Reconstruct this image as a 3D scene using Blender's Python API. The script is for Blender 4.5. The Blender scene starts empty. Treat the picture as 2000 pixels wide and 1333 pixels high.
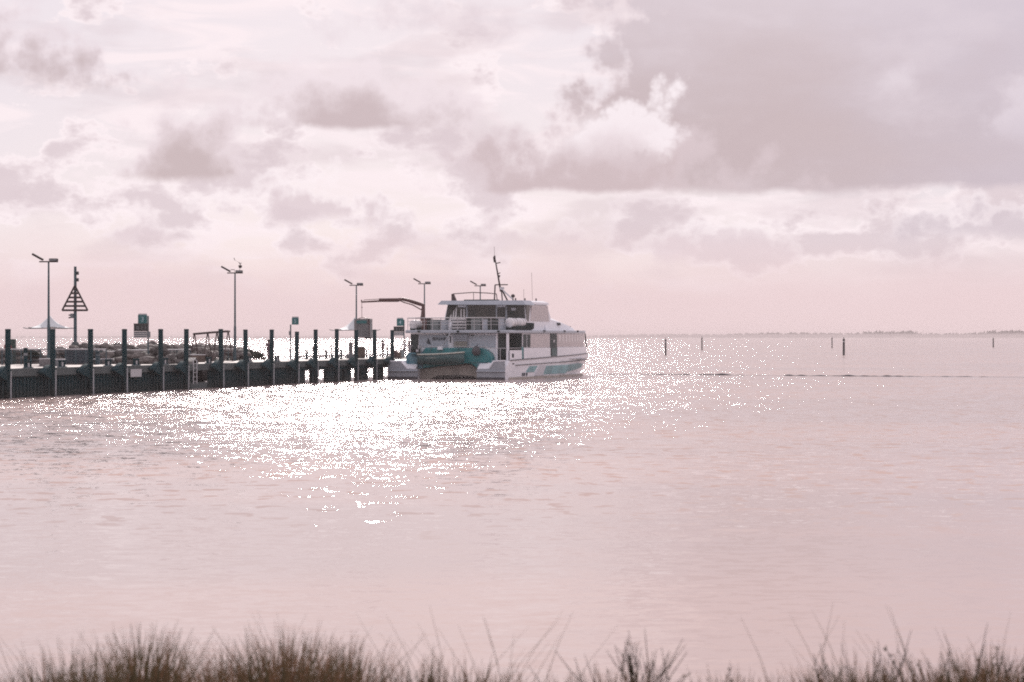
import bpy, bmesh, math, random
from mathutils import Vector, Matrix, noise as mnoise
R = math.radians
random.seed(7)
sc = bpy.context.scene
C = sc.collection

# ------------------------------------------------------------------ camera
F, HY, EYE = 4000.0, 659.0, 3.85            # focal length in photo pixels, eye level row, eye height (m)
cam_d = bpy.data.cameras.new('camera'); cam = bpy.data.objects.new('camera', cam_d); C.objects.link(cam)
cam.location = (0, 0, EYE); cam.rotation_euler = (R(90), 0, 0)
cam_d.sensor_width = 36.0; cam_d.lens = 36.0 * F / 2000.0
cam_d.shift_y = (HY - 666.5) / 2000.0
cam_d.clip_start = 0.1; cam_d.clip_end = 40000
cam_d.dof.use_dof = True; cam_d.dof.focus_distance = 170; cam_d.dof.aperture_fstop = 4.6
sc.camera = cam

# ------------------------------------------------------------------ view, sun
vs = sc.view_settings
vs.view_transform = 'Standard'; vs.look = 'None'; vs.gamma = 1.0; vs.use_curve_mapping = False
vs.exposure = 0.06
SUN_EL, SUN_AZ = R(22), R(-4.3)           # azimuth from +Y, positive to the right
sun_d = bpy.data.lights.new('sun', 'SUN'); sun = bpy.data.objects.new('sun', sun_d); C.objects.link(sun)
sun_d.energy = 5.0; sun_d.angle = R(0.55); sun_d.color = (1.0, 0.93, 0.88)
sd = Vector((math.sin(SUN_AZ)*math.cos(SUN_EL), math.cos(SUN_AZ)*math.cos(SUN_EL), math.sin(SUN_EL)))
sun.rotation_euler = sd.to_track_quat('Z', 'Y').to_euler()
sun.location = (0, 0, 60)
cy = sc.cycles
cy.use_denoising = False; cy.use_adaptive_sampling = False; cy.filter_width = 1.9
cy.sample_clamp_direct = 60.0; cy.sample_clamp_indirect = 8.0
cy.max_bounces = 6; cy.diffuse_bounces = 3; cy.glossy_bounces = 3; cy.transmission_bounces = 4
cy.transparent_max_bounces = 8; cy.volume_bounces = 0
cy.caustics_reflective = False; cy.caustics_refractive = False

# ------------------------------------------------------------------ node expression helper
class V:
    """a socket (or number) with arithmetic that builds nodes"""
    nt = None
    def __init__(s, k): s.k = k
    @staticmethod
    def m(op, *a, clamp=False):
        n = V.nt.nodes.new('ShaderNodeMath'); n.operation = op; n.use_clamp = clamp
        for i, x in enumerate(a):
            x = x.k if isinstance(x, V) else x
            if isinstance(x, (int, float)): n.inputs[i].default_value = x
            else: V.nt.links.new(x, n.inputs[i])
        return V(n.outputs[0])
    def __add__(s, o): return V.m('ADD', s, o)
    __radd__ = __add__
    def __sub__(s, o): return V.m('SUBTRACT', s, o)
    def __rsub__(s, o): return V.m('SUBTRACT', o, s)
    def __mul__(s, o): return V.m('MULTIPLY', s, o)
    __rmul__ = __mul__
    def __truediv__(s, o): return V.m('DIVIDE', s, o)
def sstep(x, a, b):
    n = V.nt.nodes.new('ShaderNodeMapRange'); n.interpolation_type = 'SMOOTHSTEP'
    V.nt.links.new(x.k, n.inputs[0])
    n.inputs[1].default_value = a; n.inputs[2].default_value = b
    n.inputs[3].default_value = 0; n.inputs[4].default_value = 1
    if a > b: n.inputs[1].default_value, n.inputs[2].default_value = b, a; n.inputs[3].default_value, n.inputs[4].default_value = 1, 0
    return V(n.outputs[0])
def vec(x, y, z):
    n = V.nt.nodes.new('ShaderNodeCombineXYZ')
    for i, q in enumerate((x, y, z)):
        if isinstance(q, V): V.nt.links.new(q.k, n.inputs[i])
        else: n.inputs[i].default_value = q
    return n.outputs[0]
def xyz(sock):
    n = V.nt.nodes.new('ShaderNodeSeparateXYZ'); V.nt.links.new(sock, n.inputs[0])
    return [V(o) for o in n.outputs]
DIM = ['2D']
def noise(v, scale, detail=4, rough=0.5, col=False, dist=0.0):
    n = V.nt.nodes.new('ShaderNodeTexNoise'); V.nt.links.new(v, n.inputs['Vector'])
    n.noise_dimensions = DIM[0]
    n.inputs['Scale'].default_value = scale; n.inputs['Detail'].default_value = detail
    n.inputs['Roughness'].default_value = rough; n.inputs['Distortion'].default_value = dist
    return n.outputs['Color'] if col else V(n.outputs['Fac'])
def voro(v, scale, detail=2.0, rough=0.5, smooth=0.4):
    n = V.nt.nodes.new('ShaderNodeTexVoronoi'); V.nt.links.new(v, n.inputs['Vector'])
    n.feature = 'SMOOTH_F1'; n.voronoi_dimensions = DIM[0]
    n.inputs['Scale'].default_value = scale; n.inputs['Detail'].default_value = detail
    n.inputs['Roughness'].default_value = rough; n.inputs['Smoothness'].default_value = smooth
    return V(n.outputs['Distance'])
def mixc(f, a, b):
    n = V.nt.nodes.new('ShaderNodeMix'); n.data_type = 'RGBA'
    if isinstance(f, V): V.nt.links.new(f.k, n.inputs[0])
    else: n.inputs[0].default_value = f
    for i, q in ((6, a), (7, b)):
        if isinstance(q, tuple): n.inputs[i].default_value = (*q[:3], 1)
        else: V.nt.links.new(q, n.inputs[i])
    return n.outputs[2]
def lin(r, g, b):
    f = lambda c: (c/255/12.92) if c/255 <= 0.04045 else ((c/255+0.055)/1.055)**2.4
    return (f(r), f(g), f(b))

# ------------------------------------------------------------------ world: Nishita sky under broken cloud
world = bpy.data.worlds.new('World'); sc.world = world; world.use_nodes = True
nt = world.node_tree; nt.nodes.clear(); V.nt = nt
out = nt.nodes.new('ShaderNodeOutputWorld'); bg = nt.nodes.new('ShaderNodeBackground')
bg.inputs['Strength'].default_value = 0.1
nt.links.new(bg.outputs[0], out.inputs[0])
sky = nt.nodes.new('ShaderNodeTexSky'); sky.sky_type = 'NISHITA'; sky.sun_disc = False
sky.sun_elevation = SUN_EL; sky.sun_rotation = SUN_AZ
sky.air_density = 1.0; sky.dust_density = 1.0; sky.ozone_density = 1.0
tc = nt.nodes.new('ShaderNodeTexCoord')
dx, dy, dz = xyz(tc.outputs['Generated'])
v = V.m('ARCSINE', V.m('MAXIMUM', dz, -0.02)) * 57.3          # elevation, degrees
u = V.m('ARCTAN2', dx, dy) * 57.3                              # azimuth, degrees (0 = ahead)
K10 = lambda r, g, b, k=1.0: tuple(10*k*c for c in lin(r, g, b))
ud = lambda px: math.degrees(math.atan((px-1000)/F))
vd = lambda py: math.degrees(math.atan((HY-py)/F))
P3 = vec(u, v, 0.0)                                            # the sky in degrees
n1 = noise(P3, 0.55, 6, 0.55)                                  # wisps and billows shared by the clouds
n2 = noise(vec(u, v*2.2, 0.0), 0.22, 5, 0.55)
bil = voro(P3, 0.95, 3.0, 0.55, 0.35)
bil2 = voro(vec(u + 9.0, v*1.5, 0.0), 1.35, 3.0, 0.6, 0.3)
edge = (0.5 - bil)*0.60 + (n1 - 0.5)*1.5 + 0.16                        # shared ragged edge
# clear sky and thin veil
veil_s = noise(vec(u, v*4.5, 0.0), 0.28, 5, 0.55, dist=0.6)
col = mixc(0.93, sky.outputs[0], K10(222, 213, 224))
col = mixc(sstep(veil_s, 0.42, 0.66)*0.85, col, K10(250, 236, 239))
# middle band of small light cumulus
band = sstep(v, 1.6, 2.6)*sstep(v, 7.0, 4.2)
low = (noise(vec(u, v*1.7, 0.0), 0.36, 5, 0.55) - 0.40)*2.6 + (0.42 - bil2)*0.22 + (band - 1.0)*0.35
la = sstep(low, -0.02, 0.16)
ls = sstep(low, 0.06, 0.50)
lowc = mixc(ls, K10(252, 239, 242), K10(221, 205, 210))
col = mixc(la*0.9, col, lowc)
lay = sstep(noise(vec(u + 40.0, v*3.2, 0.0), 0.2, 4, 0.5), 0.48, 0.66)
col = mixc(lay*0.45, col, K10(216, 199, 204))
def cloud(col, px0, px1, base, top, dark, bright, soft=0.30, amp=1.0, bsoft=0.30, core=0.62, lean=0.0, alpha=1.0):
    """flat based cumulus between two columns of the sky; backlit, so rims are light and the core is grey"""
    cx, rx = ud((px0+px1)/2), (ud(px1)-ud(px0))/2
    vb, vt = vd(base), vd(top)
    uu = (u - cx - (v - vb)*lean)/rx
    vv = (v - vb)/(vt - vb)
    e = 1.0 - V.m('SQRT', uu*uu + V.m('MAXIMUM', vv, 0.0)*V.m('MAXIMUM', vv, 0.0)) + edge*amp
    bot = v + (n1 - 0.5)*bsoft*1.6
    a = sstep(e, 0.0, soft)*sstep(bot, vb - bsoft*0.5, vb + bsoft*0.5)*sstep(vv, 1.9, 1.5)
    s = sstep(e - vv*0.30, 0.02, core)
    return mixc(a*alpha, col, mixc(s, bright, dark))
# broad grey deck filling the right of the view
vb = vd(374)
e = (u - ud(965))*0.28 - (v - vb)*0.15 + edge*0.8
bigA = sstep(e, -0.05, 0.42)*sstep(v + (n1 - 0.5)*0.45 + (n2 - 0.5)*0.5, vb - 0.15, vb + 0.16)*sstep(u, 75.0, 45.0)*sstep(v, 26.0, 17.0)
bigS = sstep(v + (n2 - 0.5)*4.0, vb + 6.6, vb + 1.2)
bigC = mixc(bigS, K10(217, 204, 211), K10(199, 181, 184))
bigC = mixc(sstep(e + (n1 - 0.5)*0.8, 0.42, 0.0)*0.6, bigC, K10(229, 212, 217))
bigC = mixc(sstep(u + (n2 - 0.5)*6.0, 6.5, 15.0)*0.55, bigC, K10(207, 197, 210))
bigC = mixc(sstep(n2 + (n1 - 0.5)*0.4, 0.50, 0.75)*0.35, bigC, K10(224, 210, 216))
col = mixc(bigA*0.95, col, bigC)
# cumulus of the view, farthest first
col = cloud(col, 150, 420, 470, 400, K10(224, 207, 212), K10(249, 236, 239), soft=0.5, amp=1.2, bsoft=0.6, alpha=0.8)
col = cloud(col, 360, 830, 432, 335, K10(221, 204, 209), K10(250, 238, 241), soft=0.45, amp=1.2, bsoft=0.6, alpha=0.85)
col = cloud(col, 860, 1200, 480, 400, K10(225, 208, 213), K10(249, 236, 239), soft=0.5, amp=1.2, bsoft=0.6, alpha=0.7)
col = cloud(col, 1250, 1580, 500, 430, K10(227, 211, 216), K10(249, 237, 240), soft=0.5, amp=1.2, bsoft=0.6, alpha=0.8)
col = cloud(col, 1680, 2100, 465, 370, K10(214, 200, 207), K10(246, 234, 238), soft=0.5, amp=1.2, bsoft=0.5, alpha=0.85)
col = cloud(col, 740, 1560, 374, 190, K10(206, 187, 190), K10(222, 205, 210), soft=0.6, amp=0.7, bsoft=0.24, core=0.7)
col = cloud(col, 1030, 1310, 300, 165, K10(228, 212, 217), K10(250, 239, 243), soft=0.35, amp=0.75, bsoft=1.6, core=1.6, lean=0.8, alpha=0.9)
col = cloud(col, 390, 960, 250, 95, K10(204, 186, 189), K10(240, 226, 231), soft=0.40, amp=0.55, bsoft=0.25, core=0.8)
col = cloud(col, 200, 520, 349, 150, K10(202, 184, 186), K10(235, 220, 225), soft=0.45, amp=0.65, bsoft=0.35, core=0.85)
col = cloud(col, -360, 330, 172, 10, K10(203, 186, 189), K10(233, 219, 225), soft=0.6, amp=0.9, bsoft=0.6, core=0.9)
col = cloud(col, 560, 1130, 60, -60, K10(222, 207, 213), K10(238, 225, 230), soft=0.8, amp=1.0, bsoft=1.0, core=1.2, alpha=0.7)
col = cloud(col, 1705, 1820, 196, 125, K10(223, 210, 217), K10(228, 216, 223), soft=0.6, amp=0.7, bsoft=0.6, core=1.2, alpha=0.75)
col = cloud(col, 1900, 2120, 270, 150, K10(219, 207, 216), K10(228, 216, 224), soft=0.6, amp=0.8, bsoft=1.2, core=1.2, alpha=0.75)
# brighter veil below the sun, rosy haze at the horizon
col = mixc(sstep(v + (n2 - 0.5)*1.6, 3.2, 0.9)*0.93, col, K10(232, 208, 210))
nt.links.new(col, bg.inputs['Color'])
# ------------------------------------------------------------------ materials
DIM[0] = '3D'
MATS = {}
def mat(name, color, rough=0.6, metal=0.0, spec=0.5, var=0.12, vscale=1.5, bump=0.0, bscale=20.0, var2=None, emis=None, stain=None):
    """painted or natural surface with a soft mottled tone"""
    m = bpy.data.materials.new(name); m.use_nodes = True; MATS[name] = m
    t = m.node_tree; V.nt = t
    p = t.nodes['Principled BSDF']
    p.inputs['Roughness'].default_value = rough; p.inputs['Metallic'].default_value = metal
    p.inputs['Specular IOR Level'].default_value = spec
    c2 = var2 if var2 else tuple(c*(1-var*2.2) for c in color)
    tcn = t.nodes.new('ShaderNodeTexCoord')
    f = sstep(noise(tcn.outputs['Object'], vscale, 5, 0.6), 0.35, 0.7)
    t.links.new(mixc(f, tuple(color), c2), p.inputs['Base Color'])
    if stain:                                                   # weed and salt left below the tide mark
        gz_ = xyz(t.nodes.new('ShaderNodeNewGeometry').outputs['Position'])[2]
        k = sstep(gz_ + noise(tcn.outputs['Object'], 2.0, 4, 0.6)*0.7, 1.15, 0.55)*0.7
        t.links.new(mixc(k, p.inputs['Base Color'].links[0].from_socket, stain), p.inputs['Base Color'])
    if bump:
        b = t.nodes.new('ShaderNodeBump'); b.inputs['Strength'].default_value = bump; b.inputs['Distance'].default_value = 0.02
        t.links.new(noise(tcn.outputs['Object'], bscale, 4, 0.6).k, b.inputs['Height']); t.links.new(b.outputs[0], p.inputs['Normal'])
    if emis:
        p.inputs['Emission Color'].default_value = (*emis[0], 1); p.inputs['Emission Strength'].default_value = emis[1]
    return m

def water_material():
    m = bpy.data.materials.new('water'); m.use_nodes = True
    t = m.node_tree; V.nt = t; p = t.nodes['Principled BSDF']
    g = t.nodes.new('ShaderNodeNewGeometry')
    X, Y, Z = xyz(g.outputs['Position'])
    # slopes of the wind ripples: three sizes of chop, gathered in gusts
    DIM[0] = '2D'
    def slope(sx, sy, scale, detail, rough, off):
        return xyz(noise(vec(X*sx + off, Y*sy, Z), scale, detail, rough, col=True))
    a = slope(0.55, 1.0, 0.22, 2, 0.5, 0.0)
    b = slope(0.6, 1.0, 1.1, 2, 0.55, 31.0)
    c = slope(0.8, 1.0, 6.5, 3, 0.65, 77.0)
    gust = (noise(vec(X*0.35, Y, Z), 0.035, 3, 0.5)*0.9 + 0.55)*(sstep(Y, 31.0, 112.0)*0.92 + 0.08)   # calm in the lee of the shore
    A, B, Cc = WATER_AMP
    sx = ((a[0]-0.5)*A + (b[0]-0.5)*B + (c[0]-0.5)*Cc)*gust
    sy = ((a[1]-0.5)*A + (b[1]-0.5)*B + (c[1]-0.5)*Cc)*gust
    sy = V.m('MINIMUM', sy, 0.0)*1.2 + V.m('MAXIMUM', sy, 0.0)*0.12        # waves run ashore: the shoreward faces are the steep ones
    dash = sstep(noise(vec(X*0.9 + 11.0, Y*0.8, Z), 1.3, 2, 0.5), 0.62, 0.68)*sstep(Y, 34.0, 70.0)       # scattered steeper wavelets
    def lap(k, off): return V.m('MAXIMUM', V.m('MINIMUM', (noise(vec(X*0.55 + off, Y, Z), k, 3, 0.6) - 0.5)*0.26, 0.026), -0.026)
    sy = sy - dash*0.75 + lap(2.6, 5.0) - 0.018                                    # low lapping ripples, never steep
    sx = sx + lap(2.6, 63.0)*0.6
    nrm = t.nodes.new('ShaderNodeVectorMath'); nrm.operation = 'NORMALIZE'
    t.links.new(vec(sx, sy, 1.0), nrm.inputs[0])
    silt = noise(vec(X*0.3, Y, Z), 0.06, 3, 0.5)
    DIM[0] = '3D'
    t.nodes.remove(p)
    di = t.nodes.new('ShaderNodeBsdfDiffuse'); gl = t.nodes.new('ShaderNodeBsdfGlossy'); fr = t.nodes.new('ShaderNodeFresnel'); mx = t.nodes.new('ShaderNodeMixShader')
    t.links.new(mixc(sstep(silt, 0.35, 0.65), (0.47, 0.355, 0.32), (0.41, 0.33, 0.31)), di.inputs['Color'])
    gl.distribution = 'BECKMANN'; t.links.new((sstep(Y, 40.0, 130.0)*0.085 + 0.08).k, gl.inputs['Roughness']); gl.inputs['Color'].default_value = (1, 1, 1, 1)
    fr.inputs['IOR'].default_value = 1.33
    for q in (gl, fr): t.links.new(nrm.outputs[0], q.inputs['Normal'])
    t.links.new(fr.outputs[0], mx.inputs[0]); t.links.new(di.outputs[0], mx.inputs[1]); t.links.new(gl.outputs[0], mx.inputs[2])
    t.links.new(mx.outputs[0], t.nodes['Material Output'].inputs['Surface'])
    return m
WATER_AMP = (0.28, 0.92, 1.30)
HAZE = 0.0002

# ------------------------------------------------------------------ mesh helpers
def link(name, me, parent=None, m=None):
    o = bpy.data.objects.new(name, me); C.objects.link(o)
    if parent: o.parent = parent
    if m is not None and me is not None and not me.materials:
        me.materials.append(MATS[m] if isinstance(m, str) else m)
    return o
def tag(o, label=None, cat=None, group=None, kind=None):
    if label: o['label'] = label
    if cat: o['category'] = cat
    if group: o['group'] = group
    if kind: o['kind'] = kind
    return o
def empty(name, loc, rz=0.0, label=None, cat=None, group=None):
    o = bpy.data.objects.new(name, None); C.objects.link(o)
    o.location = loc; o.rotation_euler = (0, 0, rz); o.empty_display_size = 0.2
    return tag(o, label, cat, group)

class MB:
    """collects faces for one mesh"""
    def __init__(s): s.v = []; s.f = []; s.sm = []
    def add(s, vs, fs, smooth=False):
        n = len(s.v); s.v += [tuple(q) for q in vs]
        s.f += [tuple(i+n for i in f) for f in fs]; s.sm += [smooth]*len(fs)
        return s
    def box(s, x0, x1, y0, y1, z0, z1, M=None):
        vs = [Vector((x, y, z)) for z in (z0, z1) for x, y in ((x0, y0), (x1, y0), (x1, y1), (x0, y1))]
        if M is not None: vs = [M @ q for q in vs]
        return s.add(vs, [(3, 2, 1, 0), (4, 5, 6, 7), (0, 1, 5, 4), (1, 2, 6, 5), (2, 3, 7, 6), (3, 0, 4, 7)])
    def tube(s, pts, r, n=8, caps=True, smooth=True):
        pts = [Vector(p) for p in pts]; rs = r if isinstance(r, (list, tuple)) else [r]*len(pts)
        rings = []; up = None
        for i, p in enumerate(pts):
            d = (pts[min(i+1, len(pts)-1)] - pts[max(i-1, 0)]).normalized()
            if up is None or abs(up.dot(d)) > 0.98: up = Vector((0, 0, 1)) if abs(d.z) < 0.9 else Vector((1, 0, 0))
            a = d.cross(up).normalized(); b = a.cross(d).normalized(); up = b
            rings.append([p + (a*math.cos(k*2*math.pi/n) + b*math.sin(k*2*math.pi/n))*rs[i] for k in range(n)])
        vs = [q for ring in rings for q in ring]; fs = []
        for i in range(len(pts)-1):
            for k in range(n):
                k2 = (k+1) % n
                fs.append((i*n+k, i*n+k2, (i+1)*n+k2, (i+1)*n+k))
        s.add(vs, fs, smooth)
        if caps:
            s.add(rings[0], [tuple(range(n))]); s.add(rings[-1], [tuple(range(n-1, -1, -1))])
        return s
    def lathe(s, prof, n=16, M=None, smooth=True):
        vs = [Vector((r*math.cos(k*2*math.pi/n), r*math.sin(k*2*math.pi/n), z)) for r, z in prof for k in range(n)]
        if M is not None: vs = [M @ q for q in vs]
        fs = [(i*n+k, i*n+(k+1) % n, (i+1)*n+(k+1) % n, (i+1)*n+k) for i in range(len(prof)-1) for k in range(n)]
        s.add(vs, fs, smooth)
        return s
    def prism(s, poly, a0, a1, axis='y', M=None):
        """extrude a polygon (list of 2-tuples) between a0 and a1 along an axis"""
        def mk(p, a): return Vector({'y': (p[0], a, p[1]), 'x': (a, p[0], p[1]), 'z': (p[0], p[1], a)}[axis])
        n = len(poly); vs = [mk(p, a0) for p in poly] + [mk(p, a1) for p in poly]
        if M is not None: vs = [M @ q for q in vs]
        fs = [tuple(range(n)), tuple(range(2*n-1, n-1, -1))] + [(i, i+n, (i+1) % n+n, (i+1) % n) for i in range(n)]
        return s.add(vs, fs)
    def loft(s, rings, closed=True, smooth=False, cap=True):
        n = len(rings[0]); vs = [q for r in rings for q in r]; fs = []
        for i in range(len(rings)-1):
            for k in range(n if closed else n-1):
                k2 = (k+1) % n
                fs.append((i*n+k, i*n+k2, (i+1)*n+k2, (i+1)*n+k))
        s.add(vs, fs, smooth)
        if cap and closed:
            s.add(rings[0], [tuple(range(n-1, -1, -1))]); s.add(rings[-1], [tuple(range(n))])
        return s
    def mesh(s, name, bevel=0.0):
        me = bpy.data.meshes.new(name); me.from_pydata(s.v, [], s.f)
        for p, q in zip(me.polygons, s.sm): p.use_smooth = q
        bm = bmesh.new(); bm.from_mesh(me); bmesh.ops.recalc_face_normals(bm, faces=bm.faces)
        if bevel:
            bmesh.ops.remove_doubles(bm, verts=bm.verts, dist=1e-5)
            bmesh.ops.bevel(bm, geom=[e for e in bm.edges if e.is_manifold and e.calc_face_angle(0) > 0.6], offset=bevel, segments=1, affect='EDGES', clamp_overlap=True)
        bm.to_mesh(me); bm.free()
        return me
    def build(s, name, m, parent=None, bevel=0.0):
        return link(name, s.mesh(name, bevel), parent, m)
def copy_tree(o, parent=None):
    c = o.copy(); C.objects.link(c)
    if parent is not None: c.parent = parent
    for ch in list(o.children): copy_tree(ch, c)
    return c

# ------------------------------------------------------------------ the materials used below
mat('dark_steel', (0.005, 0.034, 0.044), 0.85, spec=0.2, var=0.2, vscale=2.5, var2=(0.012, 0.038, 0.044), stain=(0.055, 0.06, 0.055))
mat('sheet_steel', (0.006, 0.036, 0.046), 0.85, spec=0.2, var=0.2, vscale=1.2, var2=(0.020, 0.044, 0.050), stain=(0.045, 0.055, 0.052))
mat('pale_sleeve', (0.36, 0.38, 0.40), 0.6)
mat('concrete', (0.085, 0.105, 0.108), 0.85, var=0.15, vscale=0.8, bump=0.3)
mat('deck_concrete', (0.30, 0.25, 0.235), 0.8, var=0.1, vscale=0.6)
mat('galvanised', (0.06, 0.11, 0.13), 0.7, metal=0.2, vscale=4)
mat('lamp_grey', (0.06, 0.05, 0.05), 0.9, spec=0.15)
mat('brown_steel', (0.07, 0.045, 0.045), 0.6)
mat('white_paint', (0.78, 0.78, 0.80), 0.4, var=0.03)
mat('rail_white', (0.52, 0.52, 0.54), 0.75, spec=0.25, var=0.05)
mat('canopy_cloth', (0.62, 0.66, 0.68), 0.8, var=0.04)
mat('sign_teal', (0.012, 0.13, 0.14), 0.4, var=0.06)
mat('sign_black', (0.015, 0.02, 0.022), 0.3)
mat('sign_grey', (0.20, 0.22, 0.235), 0.5)
mat('digit_pale', (0.42, 0.55, 0.60), 0.5, var=0.02)
mat('rock', (0.13, 0.12, 0.115), 0.9, var=0.25, vscale=1.3, bump=0.5, bscale=6)
mat('rock_pale', (0.21, 0.19, 0.18), 0.9, var=0.25, vscale=1.3, bump=0.5, bscale=6)
mat('panel_blue', (0.045, 0.065, 0.085), 0.6)
mat('box_green', (0.03, 0.06, 0.055), 0.6)
mat('leaf_dark', (0.045, 0.055, 0.035), 0.7, var=0.25)
mat('bark', (0.06, 0.045, 0.035), 0.9)
mat('cage_grey', (0.20, 0.20, 0.205), 0.6, metal=0.2)
mat('skin', (0.28, 0.16, 0.12), 0.6); mat('hair', (0.02, 0.015, 0.012), 0.7)
mat('cloth_red', (0.22, 0.02, 0.03), 0.85); mat('cloth_mauve', (0.13, 0.09, 0.11), 0.85)
mat('cloth_dark', (0.03, 0.03, 0.04), 0.85); mat('cloth_white', (0.55, 0.53, 0.54), 0.85)
mat('timber', (0.16, 0.12, 0.10), 0.8, var=0.2)
# boat
mat('boat_white', (0.84, 0.85, 0.90), 0.32, var=0.03, vscale=0.7)
mat('boat_grey', (0.34, 0.37, 0.41), 0.4, var=0.05)
mat('boat_fascia', (0.42, 0.47, 0.53), 0.35, var=0.04)
mat('boat_teal', (0.034, 0.235, 0.255), 0.35, var=0.15, vscale=0.8)
mat('boat_blue', (0.10, 0.24, 0.30), 0.4, var=0.05)
mat('hull_stripe', (0.19, 0.40, 0.43), 0.4, var=0.2, vscale=0.6)
mat('hull_pale', (0.58, 0.58, 0.62), 0.4, var=0.05)
mat('dinghy_dark', (0.045, 0.11, 0.115), 0.45, var=0.15)
mat('gunwale', (0.55, 0.58, 0.52), 0.5)
mat('tunnel_beige', (0.44, 0.40, 0.36), 0.6, var=0.15, vscale=0.7)
mat('rub_dark', (0.06, 0.06, 0.07), 0.6)
mat('dark_panel', (0.030, 0.048, 0.048), 0.6)
mat('glass_dark', (0.010, 0.022, 0.022), 0.08, var=0.3, vscale=0.6, var2=(0.035, 0.04, 0.033))
mat('blind', (0.60, 0.55, 0.55), 0.5, var=0.05, vscale=2.0)  # blind colour, paled for the sky reflected in the glass
mat('blind_strip', (0.78, 0.75, 0.75), 0.5, var=0.03)
mat('slat_cream', (0.40, 0.39, 0.33), 0.6)
mat('locker_grey', (0.22, 0.26, 0.27), 0.5)
mat('net_dark', (0.012, 0.028, 0.028), 0.8)
mat('letter_dark', (0.03, 0.045, 0.06), 0.5, var=0.02)
mat('crane_brown', (0.10, 0.045, 0.042), 0.5, var=0.15)
def grass_mat(name, c1, c2):
    """thin blades that let some of the light behind them through"""
    m = mat(name, c1, 0.75, spec=0.2, vscale=3.0, var2=c2); t = m.node_tree; p = t.nodes['Principled BSDF']
    tr = t.nodes.new('ShaderNodeBsdfTranslucent'); mx = t.nodes.new('ShaderNodeMixShader'); mx.inputs[0].default_value = 0.34
    t.links.new(p.inputs['Base Color'].links[0].from_socket, tr.inputs['Color'])
    t.links.new(p.outputs[0], mx.inputs[1]); t.links.new(tr.outputs[0], mx.inputs[2]); t.links.new(mx.outputs[0], t.nodes['Material Output'].inputs['Surface'])
grass_mat('grass_olive', (0.085, 0.062, 0.036), (0.034, 0.032, 0.018))
grass_mat('grass_rust', (0.16, 0.085, 0.052), (0.09, 0.048, 0.030))
mat('bank_soil', (0.10, 0.08, 0.06), 0.95, var=0.2)
mat('far_wood', (0.05, 0.055, 0.045), 0.9)
mat('dark_crest_water', (0.035, 0.036, 0.04), 0.12, spec=0.35, var=0.1)  # dark look of the steep wake face put into its colour
mat('nav_dark', (0.02, 0.02, 0.022), 0.7)

# ------------------------------------------------------------------ water, wake, far shore
wm = water_material()
g = MB(); ext = 12000.0
g.add([(-ext, -40, 0), (ext, -40, 0), (ext, ext, 0), (-ext, ext, 0)], [(0, 1, 2, 3)])
tag(g.build('water', wm), kind='structure')
wk = MB(); rows = []
for i in range(561):                                          # low crest left by a passing hull
    f = i/560.0; px = 1165 + 900*f; Y = 212 - 17*f + 0.8*math.sin(f*9)
    X = (px-1000)/F*Y
    h = max(0.0, mnoise.noise(Vector((X*0.22, 3.1, 0)))*0.6 + mnoise.noise(Vector((X*1.1, 8.1, 0)))*0.5 + 0.12)
    h = 0.02 + 0.26*min(1.0, h*1.3)*math.sin(math.pi*min(1.0, 0.15+f*1.1)*0.87)
    rows.append([(X, Y-0.35, -0.05), (X, Y-0.12, h*0.9), (X, Y, h), (X, Y+0.5, h*0.3), (X, Y+1.0, -0.05)])
wk.loft([[Vector(q) for q in r] for r in rows], closed=False, smooth=True)
tag(wk.build('wake_crest', 'dark_crest_water'), kind='structure')

def prof(px):                                                   # height of the far woods in photo pixels
    pts = [(-400, 4), (500, 4), (1000, 5), (1150, 6), (1250, 8), (1330, 9), (1400, 8), (1490, 11), (1540, 12), (1660, 10), (1690, 13), (1780, 14), (1800, 10), (1880, 10), (1930, 14), (2000, 15), (2500, 13)]
    for (a, b), (c, d) in zip(pts, pts[1:]):
        if a <= px <= c: return b + (d-b)*(px-a)/(c-a)
    return 8
YS = 8500.0
sh = MB(); rows = []
for i in range(120):
    px = -450 + i*25; X = (px-1000)/F*YS; hh = 1.0 + prof(px)*0.35
    rows.append([Vector((X, YS-60, -0.3)), Vector((X, YS, hh*0.5)), Vector((X, YS+80, hh)), Vector((X, YS+400, hh)), Vector((X, YS+400, -0.3))])
sh.loft(rows, closed=False, smooth=True)
tag(sh.build('far_shore', 'far_wood'), kind='structure')
tw = MB(); rr = random.Random(3)
for i in range(2600):
    px = rr.uniform(-430, 2430); Y = YS + rr.uniform(0, 160)
    X = (px-1000)/F*Y; hgt = prof(px)*Y/F*rr.uniform(0.55, 1.0)
    spiky = rr.random() < (0.45 if 1680 < px < 1810 or px > 1900 else 0.12)
    w = hgt*(0.16 if spiky else 0.55); hgt *= 1.18 if spiky else 1.0
    n = 5; zz = [(0.25, 0.75), (0.55, 1.0), (0.85, 0.62), (1.0, 0.12)] if not spiky else [(0.2, 0.8), (0.5, 1.0), (0.8, 0.6), (1.0, 0.08)]
    ph = rr.uniform(0, 6)
    tw.loft([[Vector((X + w*b*rr.uniform(.75, 1.2)*math.cos(ph+k*6.283/n), Y + w*b*math.sin(ph+k*6.283/n), hgt*a)) for k in range(n)] for a, b in zz])
tag(tw.build('far_woods', 'far_wood'), 'hazy line of woods along the far shore behind the water', 'woods', kind='stuff')

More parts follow.
